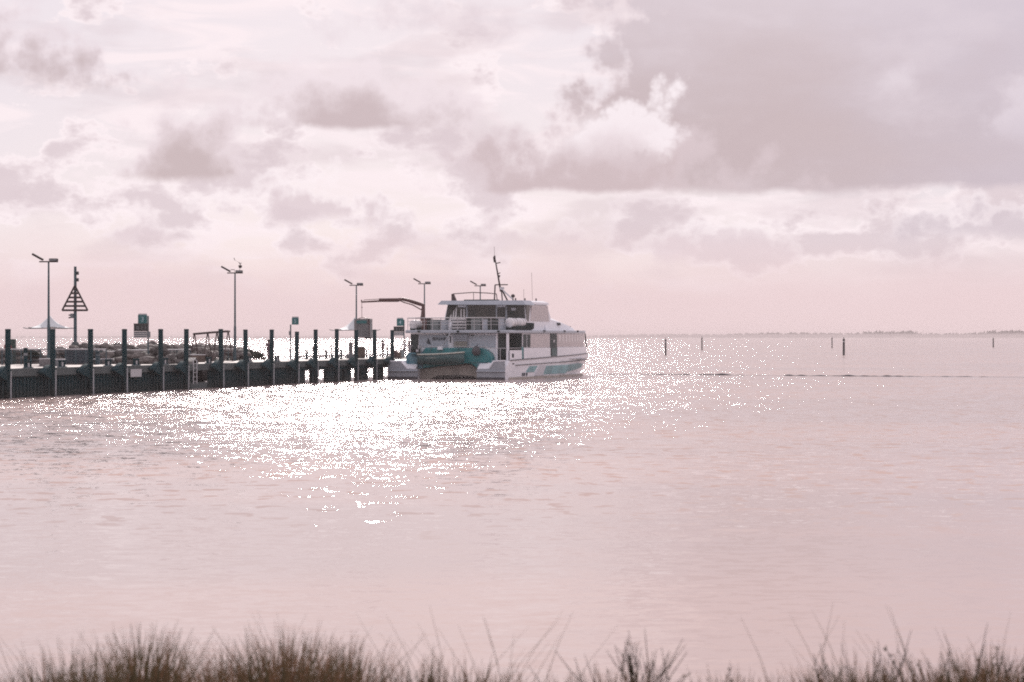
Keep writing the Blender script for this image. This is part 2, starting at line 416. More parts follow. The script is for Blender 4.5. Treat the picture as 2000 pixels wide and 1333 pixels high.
# ------------------------------------------------------------------ jetty
D = Vector((0.317, 0.9485, 0)).normalized(); J0 = Vector((-31.7, 128.9, 0)); JRZ = math.atan2(D.y, D.x)
IN = Vector((-D.y, D.x, 0))                                    # away from the open water
def s_of(px, t=0.0):
    k = (px-1000)/F; o = J0 + IN*t
    return (k*o.y - o.x)/(D.x - k*D.y)
def jw(s, t, z=0.0): q = J0 + D*s + IN*t; return Vector((q.x, q.y, z))
def at(px, t, z=0.0): return jw(s_of(px, t), t, z)
DECK = 1.85; S_WALL = s_of(577); S_END = 120.0; JWID = 6.8
jet = empty('jetty', J0, JRZ, 'long dark jetty with concrete deck and steel sheet wall along the water', 'jetty')
mb = MB().box(-14, S_END, 0.12, JWID, DECK-0.28, DECK); mb.build('deck', 'deck_concrete', jet)
mb = MB().box(-14, 24, JWID+0.004, 15.0, DECK-0.30, DECK-0.004); mb.build('approach_slab', 'deck_concrete', jet)
for a in range(-14, 120, 6):
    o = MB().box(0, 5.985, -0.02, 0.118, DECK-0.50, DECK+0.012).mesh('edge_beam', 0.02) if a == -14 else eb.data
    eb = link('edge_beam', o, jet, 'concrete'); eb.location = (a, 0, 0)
# folded sheet piles, each one its own piece
shp = MB(); w = 0.42
poly = [(0, 0.30), (0.06, 0.30), (0.12, 0.16), (0.30, 0.16), (0.36, 0.30), (0.42, 0.30), (0.42, 0.34), (0.33, 0.34), (0.27, 0.20), (0.15, 0.20), (0.09, 0.34), (0, 0.34)]
shp.prism(poly, -0.8, DECK-0.50, 'z'); shm = shp.mesh('sheet_pile')
k = -14.0; n = 0
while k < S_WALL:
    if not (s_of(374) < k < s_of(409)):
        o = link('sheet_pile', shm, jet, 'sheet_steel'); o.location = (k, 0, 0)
    k += w
# recessed landing with a white ladder frame
a0, a1 = s_of(374), s_of(411)
MB().box(a0-0.1, a1, 1.3, 1.45, -0.8, DECK-0.3).build('landing_wall', 'sheet_steel', jet)
MB().box(a0-0.1, a1, 0.25, 1.3, -0.2, 0.45).build('landing_step', 'concrete', jet)
# open end: wide piers under the deck
r2 = random.Random(5)
for p0_, p1_, t in [(577.5, 596, .35), (609, 613, .5), (637, 654, .5), (664.5, 668, .5), (673, 686, .5), (705, 719, .5), (736, 749, .5), (770, 776, .5), (790, 796, .5)]:
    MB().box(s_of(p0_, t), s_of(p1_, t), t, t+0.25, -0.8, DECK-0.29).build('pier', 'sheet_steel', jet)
for s in range(int(S_WALL)+8, 118, 14): MB().box(s, s+0.35, 5.6, 6.0, -0.8, DECK-0.71).build('pier', 'dark_steel', jet)
MB().box(S_WALL, S_END, 0.20, 0.55, DECK-0.80, DECK-0.285).build('bearer', 'dark_steel', jet)
MB().box(S_WALL, S_END, 5.6, 6.0, DECK-0.70, DECK-0.285).build('bearer', 'dark_steel', jet)
# ladder
lad = empty('boarding_ladder', at(381, -0.05, 0.35), JRZ, 'white tubular boarding ladder in the recess of the sheet wall', 'ladder')
for x in (-0.28, 0.28): MB().tube([(x, 0, 0), (x, 0, 1.75), (x, 0.35, 1.95)], 0.045, 6).build('rail', 'rail_white', lad)
for q in range(5): MB().tube([(-0.28, 0, 0.2+q*0.33), (0.28, 0, 0.2+q*0.33)], 0.025, 6).build('rung', 'rail_white', lad)
# mooring piles
piles = [15, 103, 177, 243, 314, 363, 432, 480, 530, 579, 617, 657, 695, 732, 766]
ptop = [643, 643, 643, 643, 643, 643, 643, 644, 644, 648, 644, 643, 645, 644, 645]
r4a = random.Random(17)
PILE_LABELS = ['dark steel pile beside the stout dark deck post',
    'dark steel pile right in front of the lamp post by the canopy',
    'dark steel pile between the beacon and the sagging rope railing',
    'dark steel pile between the dense dark shrub and the notice board',
    'dark steel pile just past the notice board on its seaward side',
    'dark steel pile right beside the white boarding ladder',
    'dark steel pile standing before the brown A shaped frame',
    'dark steel pile between the wind gauge lamp and the walking person',
    'dark steel pile partly hiding the walking person',
    'slightly shorter dark steel pile below the sign numbered 5',
    'dark steel pile next past the sign numbered 5 where the open piers begin',
    'dark steel pile under the free corner of the canopy by the freight cage',
    'dark steel pile right in front of the hanging freight cage',
    'dark steel pile between the freight cage and the standing person',
    'last dark steel pile, right against the ferry stern']
pr0 = None
for i, (px, ty) in enumerate(zip(piles, ptop)):
    loc = at(px, -0.42); zt = EYE - (ty-HY)*loc.y/F
    if pr0 is None:
        pr0 = empty('mooring_pile', loc, JRZ)
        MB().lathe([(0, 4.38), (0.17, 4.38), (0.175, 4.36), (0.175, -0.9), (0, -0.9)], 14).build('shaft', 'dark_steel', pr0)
        MB().lathe([(0, 4.44), (0.16, 4.44), (0.185, 4.42), (0.185, 4.33), (0.176, 4.33)], 14).build('cap', 'dark_steel', pr0)
        q = MB().box(-0.06, 0.07, -0.235, -0.172, -0.6, 1.72)
        q = q.build('rubbing_strip', 'pale_sleeve', pr0, 0.01); q.rotation_euler = (0, 0, R(8))
        wedge = MB().prism([(-0.14, DECK+0.24), (-0.45, DECK+0.14), (-0.75, DECK+0.02), (-1.25, DECK-0.22), (-1.25, DECK-0.34), (-0.5, DECK-0.62), (-0.14, DECK-0.72)], -0.05, 0.36, 'y')
        wedge.build('bracket', 'dark_steel', pr0)
        p = pr0
    else: p = copy_tree(pr0); p.location = loc
    p.scale = (1, 1, zt/4.44); p.rotation_euler = (R(r4a.uniform(-.7, .7)), R(r4a.uniform(-.7, .7)), JRZ + R(r4a.uniform(-5, 5)))
    tag(p, PILE_LABELS[i], 'pile', 'dark mooring piles along the jetty')
# notice
nb = empty('notice_board', at(265.5, -0.06, 1.05), JRZ, 'blank pale notice board fixed to the sheet wall between two piles', 'notice')
MB().box(-0.78, 0.78, -0.03, 0.02, 0, 0.55).build('board', 'rail_white', nb, 0.01)
MB().box(-0.6, -0.5, 0.021, 0.25, 0.1, 0.45).build('clip', 'galvanised', nb); MB().box(0.5, 0.6, 0.021, 0.25, 0.1, 0.45).build('clip', 'galvanised', nb)
# twin bollards along the edge
bo0 = None
for px in (55, 121, 211, 266, 322, 408, 487, 541):
    if bo0 is None:
        bo0 = empty('twin_bollard', at(px, 0.55, DECK), JRZ)
        MB().box(-0.45, 0.45, -0.12, 0.12, 0, 0.06).build('base_plate', 'galvanised', bo0)
        for x in (-0.25, 0.25): MB().lathe([(0.11, 0.06), (0.09, 0.12), (0.09, 0.36), (0.13, 0.40), (0.13, 0.47), (0, 0.49)], 10, Matrix.Translation((x, 0, 0))).build('post', 'dark_steel', bo0)
        MB().box(-0.08, 0.08, -0.06, 0.06, 0.06, 0.33).build('marker_block', 'rail_white', bo0)
        b = bo0
    else: b = copy_tree(bo0); b.location = at(px, 0.55, DECK)
    tag(b, 'small twin mooring bollard at the edge of the jetty deck', 'bollard', 'twin bollards along the deck edge')

# ------------------------------------------------------------------ lamp posts on the back edge of the deck
def lamp(px, topy, label, extra=False):
    loc = at(px, 6.0, DECK); top = EYE - (topy-HY)*loc.y/F - DECK
    o = empty('lamp_post', loc, 0.0, label, 'lamp post', 'lamp posts along the jetty')
    MB().tube([(0, 0, 0), (0, 0, 2.9)], [0.115, 0.105], 10).build('lower_pole', 'galvanised', o)
    MB().tube([(0, 0, 2.9), (0, 0, top)], [0.085, 0.06], 10).build('upper_pole', 'galvanised', o)
    MB().box(-0.2, 0.2, -0.2, 0.2, 0.001, 0.03).build('base_plate', 'galvanised', o)
    MB().box(-0.66, 0.66, -0.05, 0.05, top-0.03, top+0.06).build('cross_arm', 'lamp_grey', o)
    M = Matrix.Translation((-0.42, 0, top+0.10)) @ Matrix.Rotation(R(29), 4, 'Y')
    a = MB().box(-0.86, 0.0, -0.16, 0.16, -0.02, 0.12, M).build('flood_lamp', 'lamp_grey', o, 0.02)
    b = MB().box(0.06, 0.64, -0.22, 0.22, top+0.062, top+0.24).build('flood_lamp', 'lamp_grey', o, 0.03)
    MB().box(0.09, 0.61, -0.235, -0.221, top+0.085, top+0.20).build('lens', 'sign_grey', b)
    if extra:
        MB().box(-0.36, -0.02, -0.03, 0.03, top+0.27, top+0.32).build('sensor_bar', 'lamp_grey', o)
        MB().tube([(-0.04, 0, top+0.05), (-0.04, 0, top+0.27)], 0.015, 6).build('sensor_stem', 'lamp_grey', o)
        st = MB().tube([(0.40, 0, top+0.24), (0.40, 0, top+0.45)], 0.018, 6).build('gauge_stem', 'lamp_grey', o)
        MB().lathe([(0, 0.42), (0.09, 0.44), (0.14, 0.52), (0.16, 0.62), (0.15, 0.66), (0, 0.66)], 12, Matrix.Translation((0.44, 0, top))).build('wind_gauge', 'lamp_grey', o)
        MB().tube([(0.44, 0, top+0.66), (0.44, 0, top+0.78), (0.32, 0, top+0.92)], 0.035, 6).build('cup_arm', 'lamp_grey', o)
        MB().tube([(0.44, 0, top+0.76), (0.54, 0, top+0.88)], 0.03, 6).build('cup_arm', 'lamp_grey', o)
        MB().tube([(0.32, 0, top+0.92), (0.0, 0, top+1.10)], 0.008, 5).build('vane_rod', 'lamp_grey', o)
        MB().prism([(0.02, top+1.06), (-0.04, top+1.10), (-0.12, top+1.30), (-0.05, top+1.28)], -0.01, 0.01).build('vane', 'lamp_grey', o)
    return o
lamp(95, 512, 'twin headed lamp post rising beside the white shade canopy')
lamp(459, 534, 'twin headed lamp post carrying a wind gauge on its head', True)
lamp(696, 558, 'twin headed lamp post in front of the hanging freight cage')
lamp(829, 555, 'twin headed lamp post rising behind the crane on the ferry')
lamp(938, 559, 'twin headed lamp post showing just above the ferry roof')

# ------------------------------------------------------------------ numbered berth signs
def text_mesh(s, size, depth=0.004, bold=0.0):
    cu = bpy.data.curves.new('lettering', 'FONT'); cu.body = s; cu.size = size; cu.extrude = depth; cu.offset = bold
    cu.align_x = 'CENTER'; cu.align_y = 'CENTER'; cu.resolution_u = 3
    o = bpy.data.objects.new('lettering', cu); C.objects.link(o)
    bpy.context.view_layer.update()
    dg = bpy.context.evaluated_depsgraph_get()
    me = bpy.data.meshes.new_from_object(o.evaluated_get(dg)); bpy.data.objects.remove(o)
    me.materials.clear()
    return me
def zpx(loc, y): return EYE - (y-HY)*loc.y/F
def berth_sign(pole, t, panel, led, low, digit, label, side=None, leds=None):
    loc = at(pole, t, DECK); X = lambda px: (px-pole)/F*loc.y; Z = lambda y: zpx(loc, y) - DECK
    o = empty('berth_sign', loc, 0.0, label, 'sign', 'numbered berth signs on the jetty')
    topz = Z(panel[3]) if not led else Z(panel[2]+2)
    MB().tube([(0, 0.06, 0), (0, 0.06, topz)], 0.06, 8).build('pole', 'galvanised', o)
    x0, x1 = X(panel[0]), X(panel[1])
    MB().box(x0, x1, -0.14, 0.0, Z(panel[3]), Z(panel[2])).build('number_panel', 'sign_teal', o, 0.01)
    MB().box(x0+0.03, x1-0.02, -0.12, -0.02, Z(panel[2])+0.002, Z(panel[2])+0.10).build('top_light', 'rail_white', o)
    d = link('numeral', text_mesh(digit, (Z(panel[2])-Z(panel[3]))*0.78), o, 'digit_pale')
    d.location = ((x0+x1)/2, -0.146, (Z(panel[2])+Z(panel[3]))/2 - 0.02); d.rotation_euler = (R(90), 0, 0)
    if led:
        b = MB().box(X(led[0]), X(led[1]), -0.16, 0.02, Z(led[3]), Z(led[2])).build('time_board', 'sign_black', o, 0.01)
        MB().box(X(led[0])-0.02, X(led[1])+0.02, -0.17, 0.02, Z(led[2])+0.002, Z(led[2])+0.05).build('board_hood', 'brown_steel', o)
        cx = (X(led[0])+X(led[1]))/2; hh = Z(led[2])-Z(led[3])
        for q, ch in zip((-0.22, 0.06, 0.33), leds):
            e = link('time_digit', text_mesh(ch, hh*0.75), o, 'sign_grey'); e.location = (cx + q*(X(led[1])-X(led[0])), -0.166, (Z(led[2])+Z(led[3]))/2-0.03); e.rotation_euler = (R(90), 0, 0)
    if low:
        z0, z1 = Z(low[3]), Z(low[2]); n = 3; st = (z1-z0)/n
        for q in range(n): MB().box(X(low[0]), X(low[1]), -0.13-0.015*(q % 2), 0.0, z0+q*st+0.012, z0+(q+1)*st-0.004).build('name_slat', 'sign_grey', o)
    if side: MB().box(X(side[0]), X(side[1]), -0.2, 0.1, Z(side[3]), Z(side[2])).build('control_box', 'sign_grey', o, 0.01)
    return o
berth_sign(289, 6.0, (270, 287.5, 615.5, 632.5), (262, 290, 633.5, 647.5), (262, 286, 648, 660), '3', 'teal berth sign numbered 3 over a dark time board', (287, 293.5, 648, 660), '011')
berth_sign(567.5, 6.0, (570.3, 583.5, 621, 634.5), None, None, '5', 'teal berth sign numbered 5 alone on a thin pole', (564.5, 567, 647, 655))
berth_sign(789, 3.0, (775, 788, 623, 637), (769, 789.5, 639, 648), (770, 788, 648.5, 656), '4', 'teal berth sign numbered 4 next to the ferry stern', None, '011')

# ------------------------------------------------------------------ shade canopies
def canopy(px, t, peak_y, low_y, half, label):
    loc = at(px, t, DECK - (0.004 if t > JWID else 0)); Zp = zpx(loc, peak_y)-DECK; Zl = zpx(loc, low_y)-DECK
    o = empty('shade_canopy', loc, R(20), label, 'canopy', 'white shade canopies')
    MB().tube([(0, 0, 0), (0, 0, Zp-0.02)], 0.07, 8).build('mast', 'galvanised', o)
    n = 24; rings = []
    for i in range(9):
        f = i/8.0; ring = []
        for k in range(n):
            a = k*2*math.pi/n; sq = 1.0/max(abs(math.cos(a)), abs(math.sin(a)))      # square plan
            rad = half*f*(1 + (sq-1)*f*1.0)*(1 - 0.20*f*(1-abs(math.sin(2*a))))
            z = Zl + (Zp-Zl)*(1-f)**1.75 + 0.10*f*f*(1-abs(math.sin(2*a)))
            ring.append(Vector((max(rad, 0.05)*math.cos(a), max(rad, 0.05)*math.sin(a), z)))
        rings.append(ring)
    m = MB().loft(rings, cap=False, smooth=True).build('fabric', 'canopy_cloth', o)
    s = m.modifiers.new('thick', 'SOLIDIFY'); s.thickness = 0.02
    for k in range(4):
        a = math.pi/4 + k*math.pi/2; e = half*1.41
        MB().tube([(0.05*math.cos(a), 0.05*math.sin(a), Zl-0.02), (e*math.cos(a), e*math.sin(a), Zl-0.03), ((e+0.35)*math.cos(a), (e+0.35)*math.sin(a), Zl+0.03)], 0.03, 6).build('arm', 'galvanised', o)
    return o
canopy(97, 8.5, 617, 641, 1.45, 'peaked white shade canopy behind the railing by the beacon')
canopy(693, 4.2, 621, 645, 1.70, 'peaked white shade canopy half hidden by the freight cage')

# ------------------------------------------------------------------ day beacon
loc = Vector(((147-1000)/F*156.0, 156.0, 0)); Zb = lambda y: EYE - (y-HY)*156.0/F
bc = empty('day_beacon', loc, 0.0, 'tall beacon pole with a slatted triangle on the rock mound', 'beacon')
XB = lambda px: (px-147)/F*156.0
MB().lathe([(0.55, Zb(690)), (0.34, Zb(676)), (0.30, Zb(672)), (0.2, Zb(668)), (0, Zb(668))], 14).build('footing', 'concrete', bc)
MB().tube([(0, 0, Zb(670)), (0, 0, Zb(521))], [0.13, 0.10], 10).build('pole', 'galvanised', bc)
for s in (-1, 1): MB().tube([(0, -0.13, Zb(558)), (s*XB(172), -0.13, Zb(607))], 0.07, 6).build('triangle_side', 'lamp_grey', bc)
for q in range(6):
    y = 606.5 - q*8.3; hw = XB(172)*(y-558)/49.0
    MB().box(-hw, hw, -0.20, -0.14, Zb(y)-0.075, Zb(y)+0.075).build('slat', 'lamp_grey', bc)
for y in (534, 547): MB().box(0.10, 0.27, -0.12, 0.08, Zb(y)-0.13, Zb(y)+0.13).build('light_unit', 'sign_black', bc, 0.02)
MB().box(-0.36, -0.10, -0.12, 0.12, Zb(618)-0.15, Zb(618)+0.20).build('junction_box', 'sign_grey', bc, 0.02)
for y in (616, 621): MB().box(-0.50, -0.37, -0.06, 0.06, Zb(y)-0.05, Zb(y)+0.05).build('camera_eye', 'sign_black', bc)

# ------------------------------------------------------------------ rock mound with boulders
mnd = MB(); rows = []
for i in range(40):
    s = 2 + i*1.28; rows.append([jw(s, 7.1, 0.2), jw(s, 7.6, 1.55), jw(s, 9.6, 2.15 + 0.2*math.sin(i)), jw(s, 12.5, 1.2), jw(s, 15, -0.5)])
rows = rows[16:]
mnd.loft(rows, closed=False, smooth=True)
rows = []
for i in range(14):
    X = -46 + i*1.7; rows.append([Vector((X, 151.8, 0.2)), Vector((X, 152.6, 1.8)), Vector((X, 155, 2.3)), Vector((X, 158, 1.2)), Vector((X, 161, -0.5))])
mnd.loft(rows, closed=False, smooth=True)
mo = tag(mnd.build('rock_mound', 'rock'), kind='structure')
bms = []
for q in range(6):
    bm = bmesh.new(); bmesh.ops.create_icosphere(bm, subdivisions=2, radius=1.0)
    for vtx in bm.verts:
        vtx.co *= 1 + 0.35*mnoise.noise(vtx.co*1.3 + Vector((q*7, 0, 0))); vtx.co.z *= 0.75
    me = bpy.data.meshes.new('boulder'); bm.to_mesh(me); bm.free(); me.materials.append(MATS['rock' if q % 2 else 'rock_pale']); bms.append(me)
r4 = random.Random(11)
def boulder(p, r):
    o = link('boulder', r4.choice(bms), mo); o.location = p; o.scale = (r*r4.uniform(.8, 1.3), r*r4.uniform(.8, 1.2), r*r4.uniform(.7, 1.1)); o.rotation_euler = (r4.uniform(-.3, .3), r4.uniform(-.3, .3), r4.uniform(0, 6))
for i in range(260):
    s = r4.uniform(23, 51); t = r4.uniform(7.3, 12)
    zc = 2.2 + 0.75*math.exp(-((t-9.4)/1.6)**2) + r4.uniform(-.15, .15)
    zc -= max(0, (s-48))*0.15
    boulder(jw(s, t, zc), r4.uniform(0.25, 0.62))
for i in range(110): boulder(Vector((r4.uniform(-44, -25.0), r4.uniform(152.2, 156.5), r4.uniform(1.9, 2.85))), r4.uniform(0.25, 0.6))

def leafy(name, loc, rx, rz, n, label, cat='shrub', group=None, m='leaf_dark', seed=1, leaf=0.10):
    o = empty(name, loc, 0.0, label, cat, group); rg = random.Random(seed)
    st = MB()
    for q in range(7):
        a = rg.uniform(0, 6.28); rr_ = rg.uniform(.2, .7)*rx
        st.tube([(0, 0, -0.1), (rr_*.4*math.cos(a), rr_*.4*math.sin(a), rz*.5), (rr_*math.cos(a), rr_*math.sin(a), rz*rg.uniform(.9, 1.4))], [0.03, 0.02, 0.008], 5)
    st.build('stems', 'bark', o)
    fo = MB(); cl = []
    for _ in range(26):
        a = rg.uniform(0, 6.28); q = rg.random()**.5; cl.append((Vector((q*rx*math.cos(a), q*rx*math.sin(a), rz*(.15 + 1.05*math.sqrt(max(0, 1-q*q))*rg.uniform(.45, 1)))), rg.uniform(.18, .34)*rx))
    for q in range(n):
        c, r_ = rg.choice(cl); d = Vector((rg.gauss(0, 1), rg.gauss(0, 1), rg.gauss(0, .8))).normalized()
        p = c + d*r_*rg.uniform(.5, 1.0)
        a = Vector((rg.gauss(0, 1), rg.gauss(0, 1), rg.gauss(0, 1))).normalized(); b = a.cross(d).normalized() if abs(a.dot(d)) < .95 else Vector((0, 0, 1)); l = leaf*rg.uniform(.6, 1.2)
        fo.add([p - b*l*.45, p + a*l, p + b*l*.45, p - a*l], [(0, 1, 2, 3)])
    fo.build('foliage', m, o)
    return o
leafy('shrub', jw(s_of(219, 9.4), 9.4, 2.25), .80, .80, 1800, 'dense dark shrub on the rocks right of the beacon', 'shrub', 'shrubs on the rock mound', seed=2)
leafy('shrub', Vector((-36.2, 153.6, 2.25)), .62, .55, 1400, 'round dark shrub on the rocks beside the green cabinet', 'shrub', 'shrubs on the rock mound', seed=3)
leafy('shrub', jw(s_of(468, 9.0), 9.0, 2.1), 1.25, .62, 2200, 'wide low shrub on the rocks behind the lamp with the wind gauge', 'shrub', 'shrubs on the rock mound', seed=4)
leafy('shrub', jw(s_of(496, 8.6), 8.6, 1.9), .85, .48, 1600, 'last low shrub at the seaward end of the rocks', 'shrub', 'shrubs on the rock mound', seed=5)
leafy('shrub', jw(s_of(262, 9.6), 9.6, 2.2), 1.1, .55, 1800, 'low spreading shrub behind the sign numbered 3', 'shrub', 'shrubs on the rock mound', seed=6)

# ------------------------------------------------------------------ railings and things on the deck
def railing(pts, h, label, infill=True, posts=8, sag=0.0, group='railings on the jetty'):
    o = empty('railing', pts[0], 0.0, label, 'railing', group); b = Vector(pts[0])
    p0 = Vector((0, 0, 0)); p1 = Vector(pts[1]) - b
    mk = lambda f, z: p0.lerp(p1, f) + Vector((0, 0, z - sag*4*f*(1-f)))
    MB().tube([mk(i/10, h) for i in range(11)], 0.05, 8).build('top_rail', 'rail_white', o)
    for z in ((0.3, 0.58, 0.85) if infill else (0.35, 0.7)):
        MB().tube([mk(i/10, z*h) for i in range(11)], 0.018, 5).build('wire', 'galvanised', o)
    for q in range(posts):
        f = q/(posts-1)
        MB().box(p0.lerp(p1, f).x-.035, p0.lerp(p1, f).x+.035, p0.lerp(p1, f).y-.035, p0.lerp(p1, f).y+.035, 0, h-0.02).build('post', 'galvanised', o)
    return o
dz = DECK - 0.004
railing([(-38.5, 149.0, dz), (-33.6, 149.0, dz)], 1.12, 'white topped wire railing below the shade canopy')
railing([(-33.3, 149.4, dz), (-29.6, 149.4, dz)], 1.12, 'white topped railing in front of the beacon footing', posts=6)
railing([tuple(jw(s_of(198, 6.3), 6.3, DECK)), tuple(jw(s_of(236, 6.3), 6.3, DECK))], 1.05, 'sagging rope railing in front of the dense dark shrub', False, 2, 0.14)
railing([tuple(jw(s_of(248, 6.5), 6.5, DECK)), tuple(jw(s_of(372, 6.5), 6.5, DECK))], 1.0, 'thin railing running past the sign numbered 3', True, 10)
railing([tuple(jw(s_of(436, 6.5), 6.5, DECK)), tuple(jw(s_of(456, 6.5), 6.5, DECK))], 1.0, 'short railing left of the lamp with the wind gauge', False, 3)
railing([tuple(jw(s_of(585, 6.4), 6.4, DECK)), tuple(jw(s_of(766, 6.4), 6.4, DECK))], 0.28, 'low kerb rail along the far edge of the open deck', False, 16)
def simple(name, loc, rz, label, cat, parts, group=None):
    o = empty(name, loc, rz, label, cat, group)
    for nm, m, fn in parts:
        q = MB(); fn(q); q.build(nm, m, o, 0.015)
    return o
simple('screen_panel', (-31.9, 150.6, dz), 0, 'blue grey screen panels behind the railing under the beacon', 'screen', [
    ('panel', 'panel_blue', lambda q: q.box(-1.0, -0.36, -.03, .03, .06, 1.08)), ('panel', 'panel_blue', lambda q: q.box(-.33, .33, -.03, .03, .06, 1.08)), ('panel', 'panel_blue', lambda q: q.box(.36, .9, -.03, .03, .06, 1.08)),
    ('post', 'galvanised', lambda q: q.box(-.36, -.33, -.04, .04, 0, 1.1)), ('post', 'galvanised', lambda q: q.box(.33, .36, -.04, .04, 0, 1.1))])
simple('service_cabinet', (-36.85, 151.2, dz), 0, 'dark green service cabinet beside the person in red', 'cabinet', [
    ('body', 'box_green', lambda q: q.box(-.17, .19, -.2, .2, .08, 1.86)), ('plinth', 'concrete', lambda q: q.box(-.25, .27, -.27, .27, 0, .078)), ('door', 'box_green', lambda q: q.box(-.13, .15, -.225, -.202, .3, 1.7))])
def post(px, t, h, r, label, m='dark_steel', name='deck_post', group='short posts on the deck'):
    o = empty(name, at(px, t, DECK), 0, label, 'post', group)
    MB().lathe([(r*1.5, 0), (r*1.5, .04), (r, .05), (r, h-.08), (r*1.15, h-.06), (r*1.15, h), (0, h+.02)], 10).build('shaft', m, o)
    MB().lathe([(r*1.02, h*.62), (r*1.03, h*.63), (r*1.03, h*.74), (r*1.02, h*.75)], 10).build('band', 'sign_grey', o)
    return o
post(50, 0.9, 1.30, 0.13, 'stout dark post beside the leftmost twin bollard')
post(192, 5.2, 1.00, 0.12, 'grey green post at the end of the sagging rope rail', 'galvanised')
for px, t, h in ((599, 5.5, .82), (637, 5.5, .78), (666, 3.5, .85)): post(px, t, h, 0.10, 'short dark post on the open part of the deck')
for px, t, h in ((648, 5, 1.20), (716, 5, 1.10), (757, 4, 1.15), (612, 4.5, 1.1)): post(px, t, h, 0.055, 'thin dark stake on the open part of the deck')
simple('litter_bin', at(685, 4.4, DECK), 0, 'tall grey cylinder bin on a plinth by the freight cage', 'bin', [
    ('drum', 'cage_grey', lambda q: q.lathe([(.17, .42), (.18, 1.45), (.19, 1.5), (0, 1.5)], 14)), ('plinth', 'sign_grey', lambda q: q.box(-.38, .32, -.3, .3, 0, .42))])
simple('pump_cabinet', at(706, 4.4, DECK), 0, 'square grey brown cabinet below the freight cage', 'cabinet', [
    ('body', 'timber', lambda q: q.box(-.36, .33, -.3, .3, .05, 1.02)), ('lid', 'galvanised', lambda q: q.box(-.39, .36, -.33, .33, 1.022, 1.08)), ('skid', 'dark_steel', lambda q: q.box(-.3, .28, -.28, .28, 0, .049))])
simple('deck_bench', at(215, 5.6, DECK), JRZ, 'long white plank bench in front of the sagging rope rail', 'bench', [
    ('seat', 'rail_white', lambda q: q.box(-2.6, 2.6, -.16, .16, .36, .42)), ('leg', 'concrete', lambda q: q.box(-2.2, -2.0, -.13, .13, 0, .358)), ('leg', 'concrete', lambda q: q.box(2.0, 2.2, -.13, .13, 0, .358)), ('leg', 'concrete', lambda q: q.box(-.1, .1, -.13, .13, 0, .358))])
simple('white_locker', at(88, 3.6, DECK), 0, 'low grey locker with a white lid at the lamp foot', 'locker', [
    ('body', 'cage_grey', lambda q: q.box(-.35, .35, -.25, .25, 0, .48)), ('lid', 'rail_white', lambda q: q.box(-.37, .37, -.27, .27, .482, .56))])
simple('white_locker', at(116, 3.6, DECK), 0, 'low white rimmed locker right of the second pile', 'locker', [
    ('body', 'sign_grey', lambda q: q.box(-.35, .35, -.25, .25, 0, .42)), ('lid', 'rail_white', lambda q: q.box(-.37, .37, -.27, .27, .422, .50))])
# A-frame gantry
gl = at(410, 6.2, DECK); gx = lambda px: (px-410)/F*gl.y; gz = lambda y: zpx(gl, y)-DECK
gf = empty('swing_frame', gl, 0, 'brown steel frame of A shaped legs under a long top beam', 'frame')
for dy in (0.0, 1.1): MB().tube([(gx(377), dy, gz(653)), (gx(411), dy, gz(650)), (gx(446), dy, gz(647.5))], 0.10 if dy == 0 else 0.08, 6).build('top_beam', 'brown_steel', gf)
for px in (378, 404, 422, 444):
    zt = gz(653 - (px-377)*0.08)
    for q in (-1, 1): MB().tube([(gx(px), .5+q*.12, zt), (gx(px + q*6.5), .5+q*.7, 0)], 0.05, 6).build('leg', 'brown_steel', gf)
    MB().tube([(gx(px-3), .15, zt*.5), (gx(px+3), .85, zt*.5)], 0.03, 6).build('tie', 'brown_steel', gf)
simple('rope_bale', at(386, 5.0, DECK), 0.3, 'low brown crate with a pale lid left of the A shaped frame', 'crate', [
    ('box', 'timber', lambda q: q.box(-.55, .55, -.4, .4, 0, .55)), ('lid', 'rail_white', lambda q: q.box(-.58, .58, -.43, .43, .552, .62))])
# luggage by the stern
for i, (px, t, w_, h_, m) in enumerate([(772, 2.2, .32, .7, 'brown_steel'), (779, 2.0, .36, .55, 'timber'), (785, 2.4, .34, .75, 'locker_grey')]):
    simple('trolley_bag', at(px, t, DECK), .3*i, ['brown trolley bag on the deck by the last pile', 'low tan trolley bag between two taller ones', 'grey trolley bag nearest the ferry stern'][i], 'bag', [
        ('case', m, lambda q: q.box(-w_/2, w_/2, -.14, .14, .06, h_)), ('handle', 'dark_steel', lambda q: q.tube([(-.1, .12, h_), (-.1, .12, h_+.35), (.1, .12, h_+.35), (.1, .12, h_)], .015, 5)), ('wheels', 'dark_steel', lambda q: q.box(-w_/2, w_/2, .05, .12, 0, .058))], 'bags waiting by the ferry')

# ------------------------------------------------------------------ hanging freight cage
FC = at(711, 2.3); FC.z = zpx(FC, 662)
fc = empty('freight_cage', FC, R(-6), 'grey freight cage with a teal sign hanging from the crane hook', 'cage')
fx = lambda px: (px-711)/F*FC.y; fz = lambda y: zpx(FC, y) - FC.z
MB().box(fx(694), fx(725), -.7, .7, 0.12, fz(623)).build('body', 'cage_grey', fc, 0.02)
for q in range(6):
    x = fx(700) + q*(fx(722)-fx(700))/5
    MB().box(x-.03, x+.03, -.74, -.702, .16, fz(634)).build('rib', 'sign_grey', fc)
MB().box(fx(699), fx(719), -.745, -.703, fz(632.5), fz(626.5)).build('sign_strip', 'sign_teal', fc)
for x in (fx(696), fx(716), fx(722.5)): MB().box(x-.07, x+.07, -.6, .6, 0.0, .118).build('foot', 'dark_steel', fc)
MB().box(fx(721), fx(724.8), -.72, -.703, .2, fz(624)).build('corner_post', 'brown_steel', fc)
for s in (-1, 1): MB().tube([(s*.55, 0, fz(623)), (-.2, 0, fz(620.5))], .03, 5).build('sling', 'crane_brown', fc)

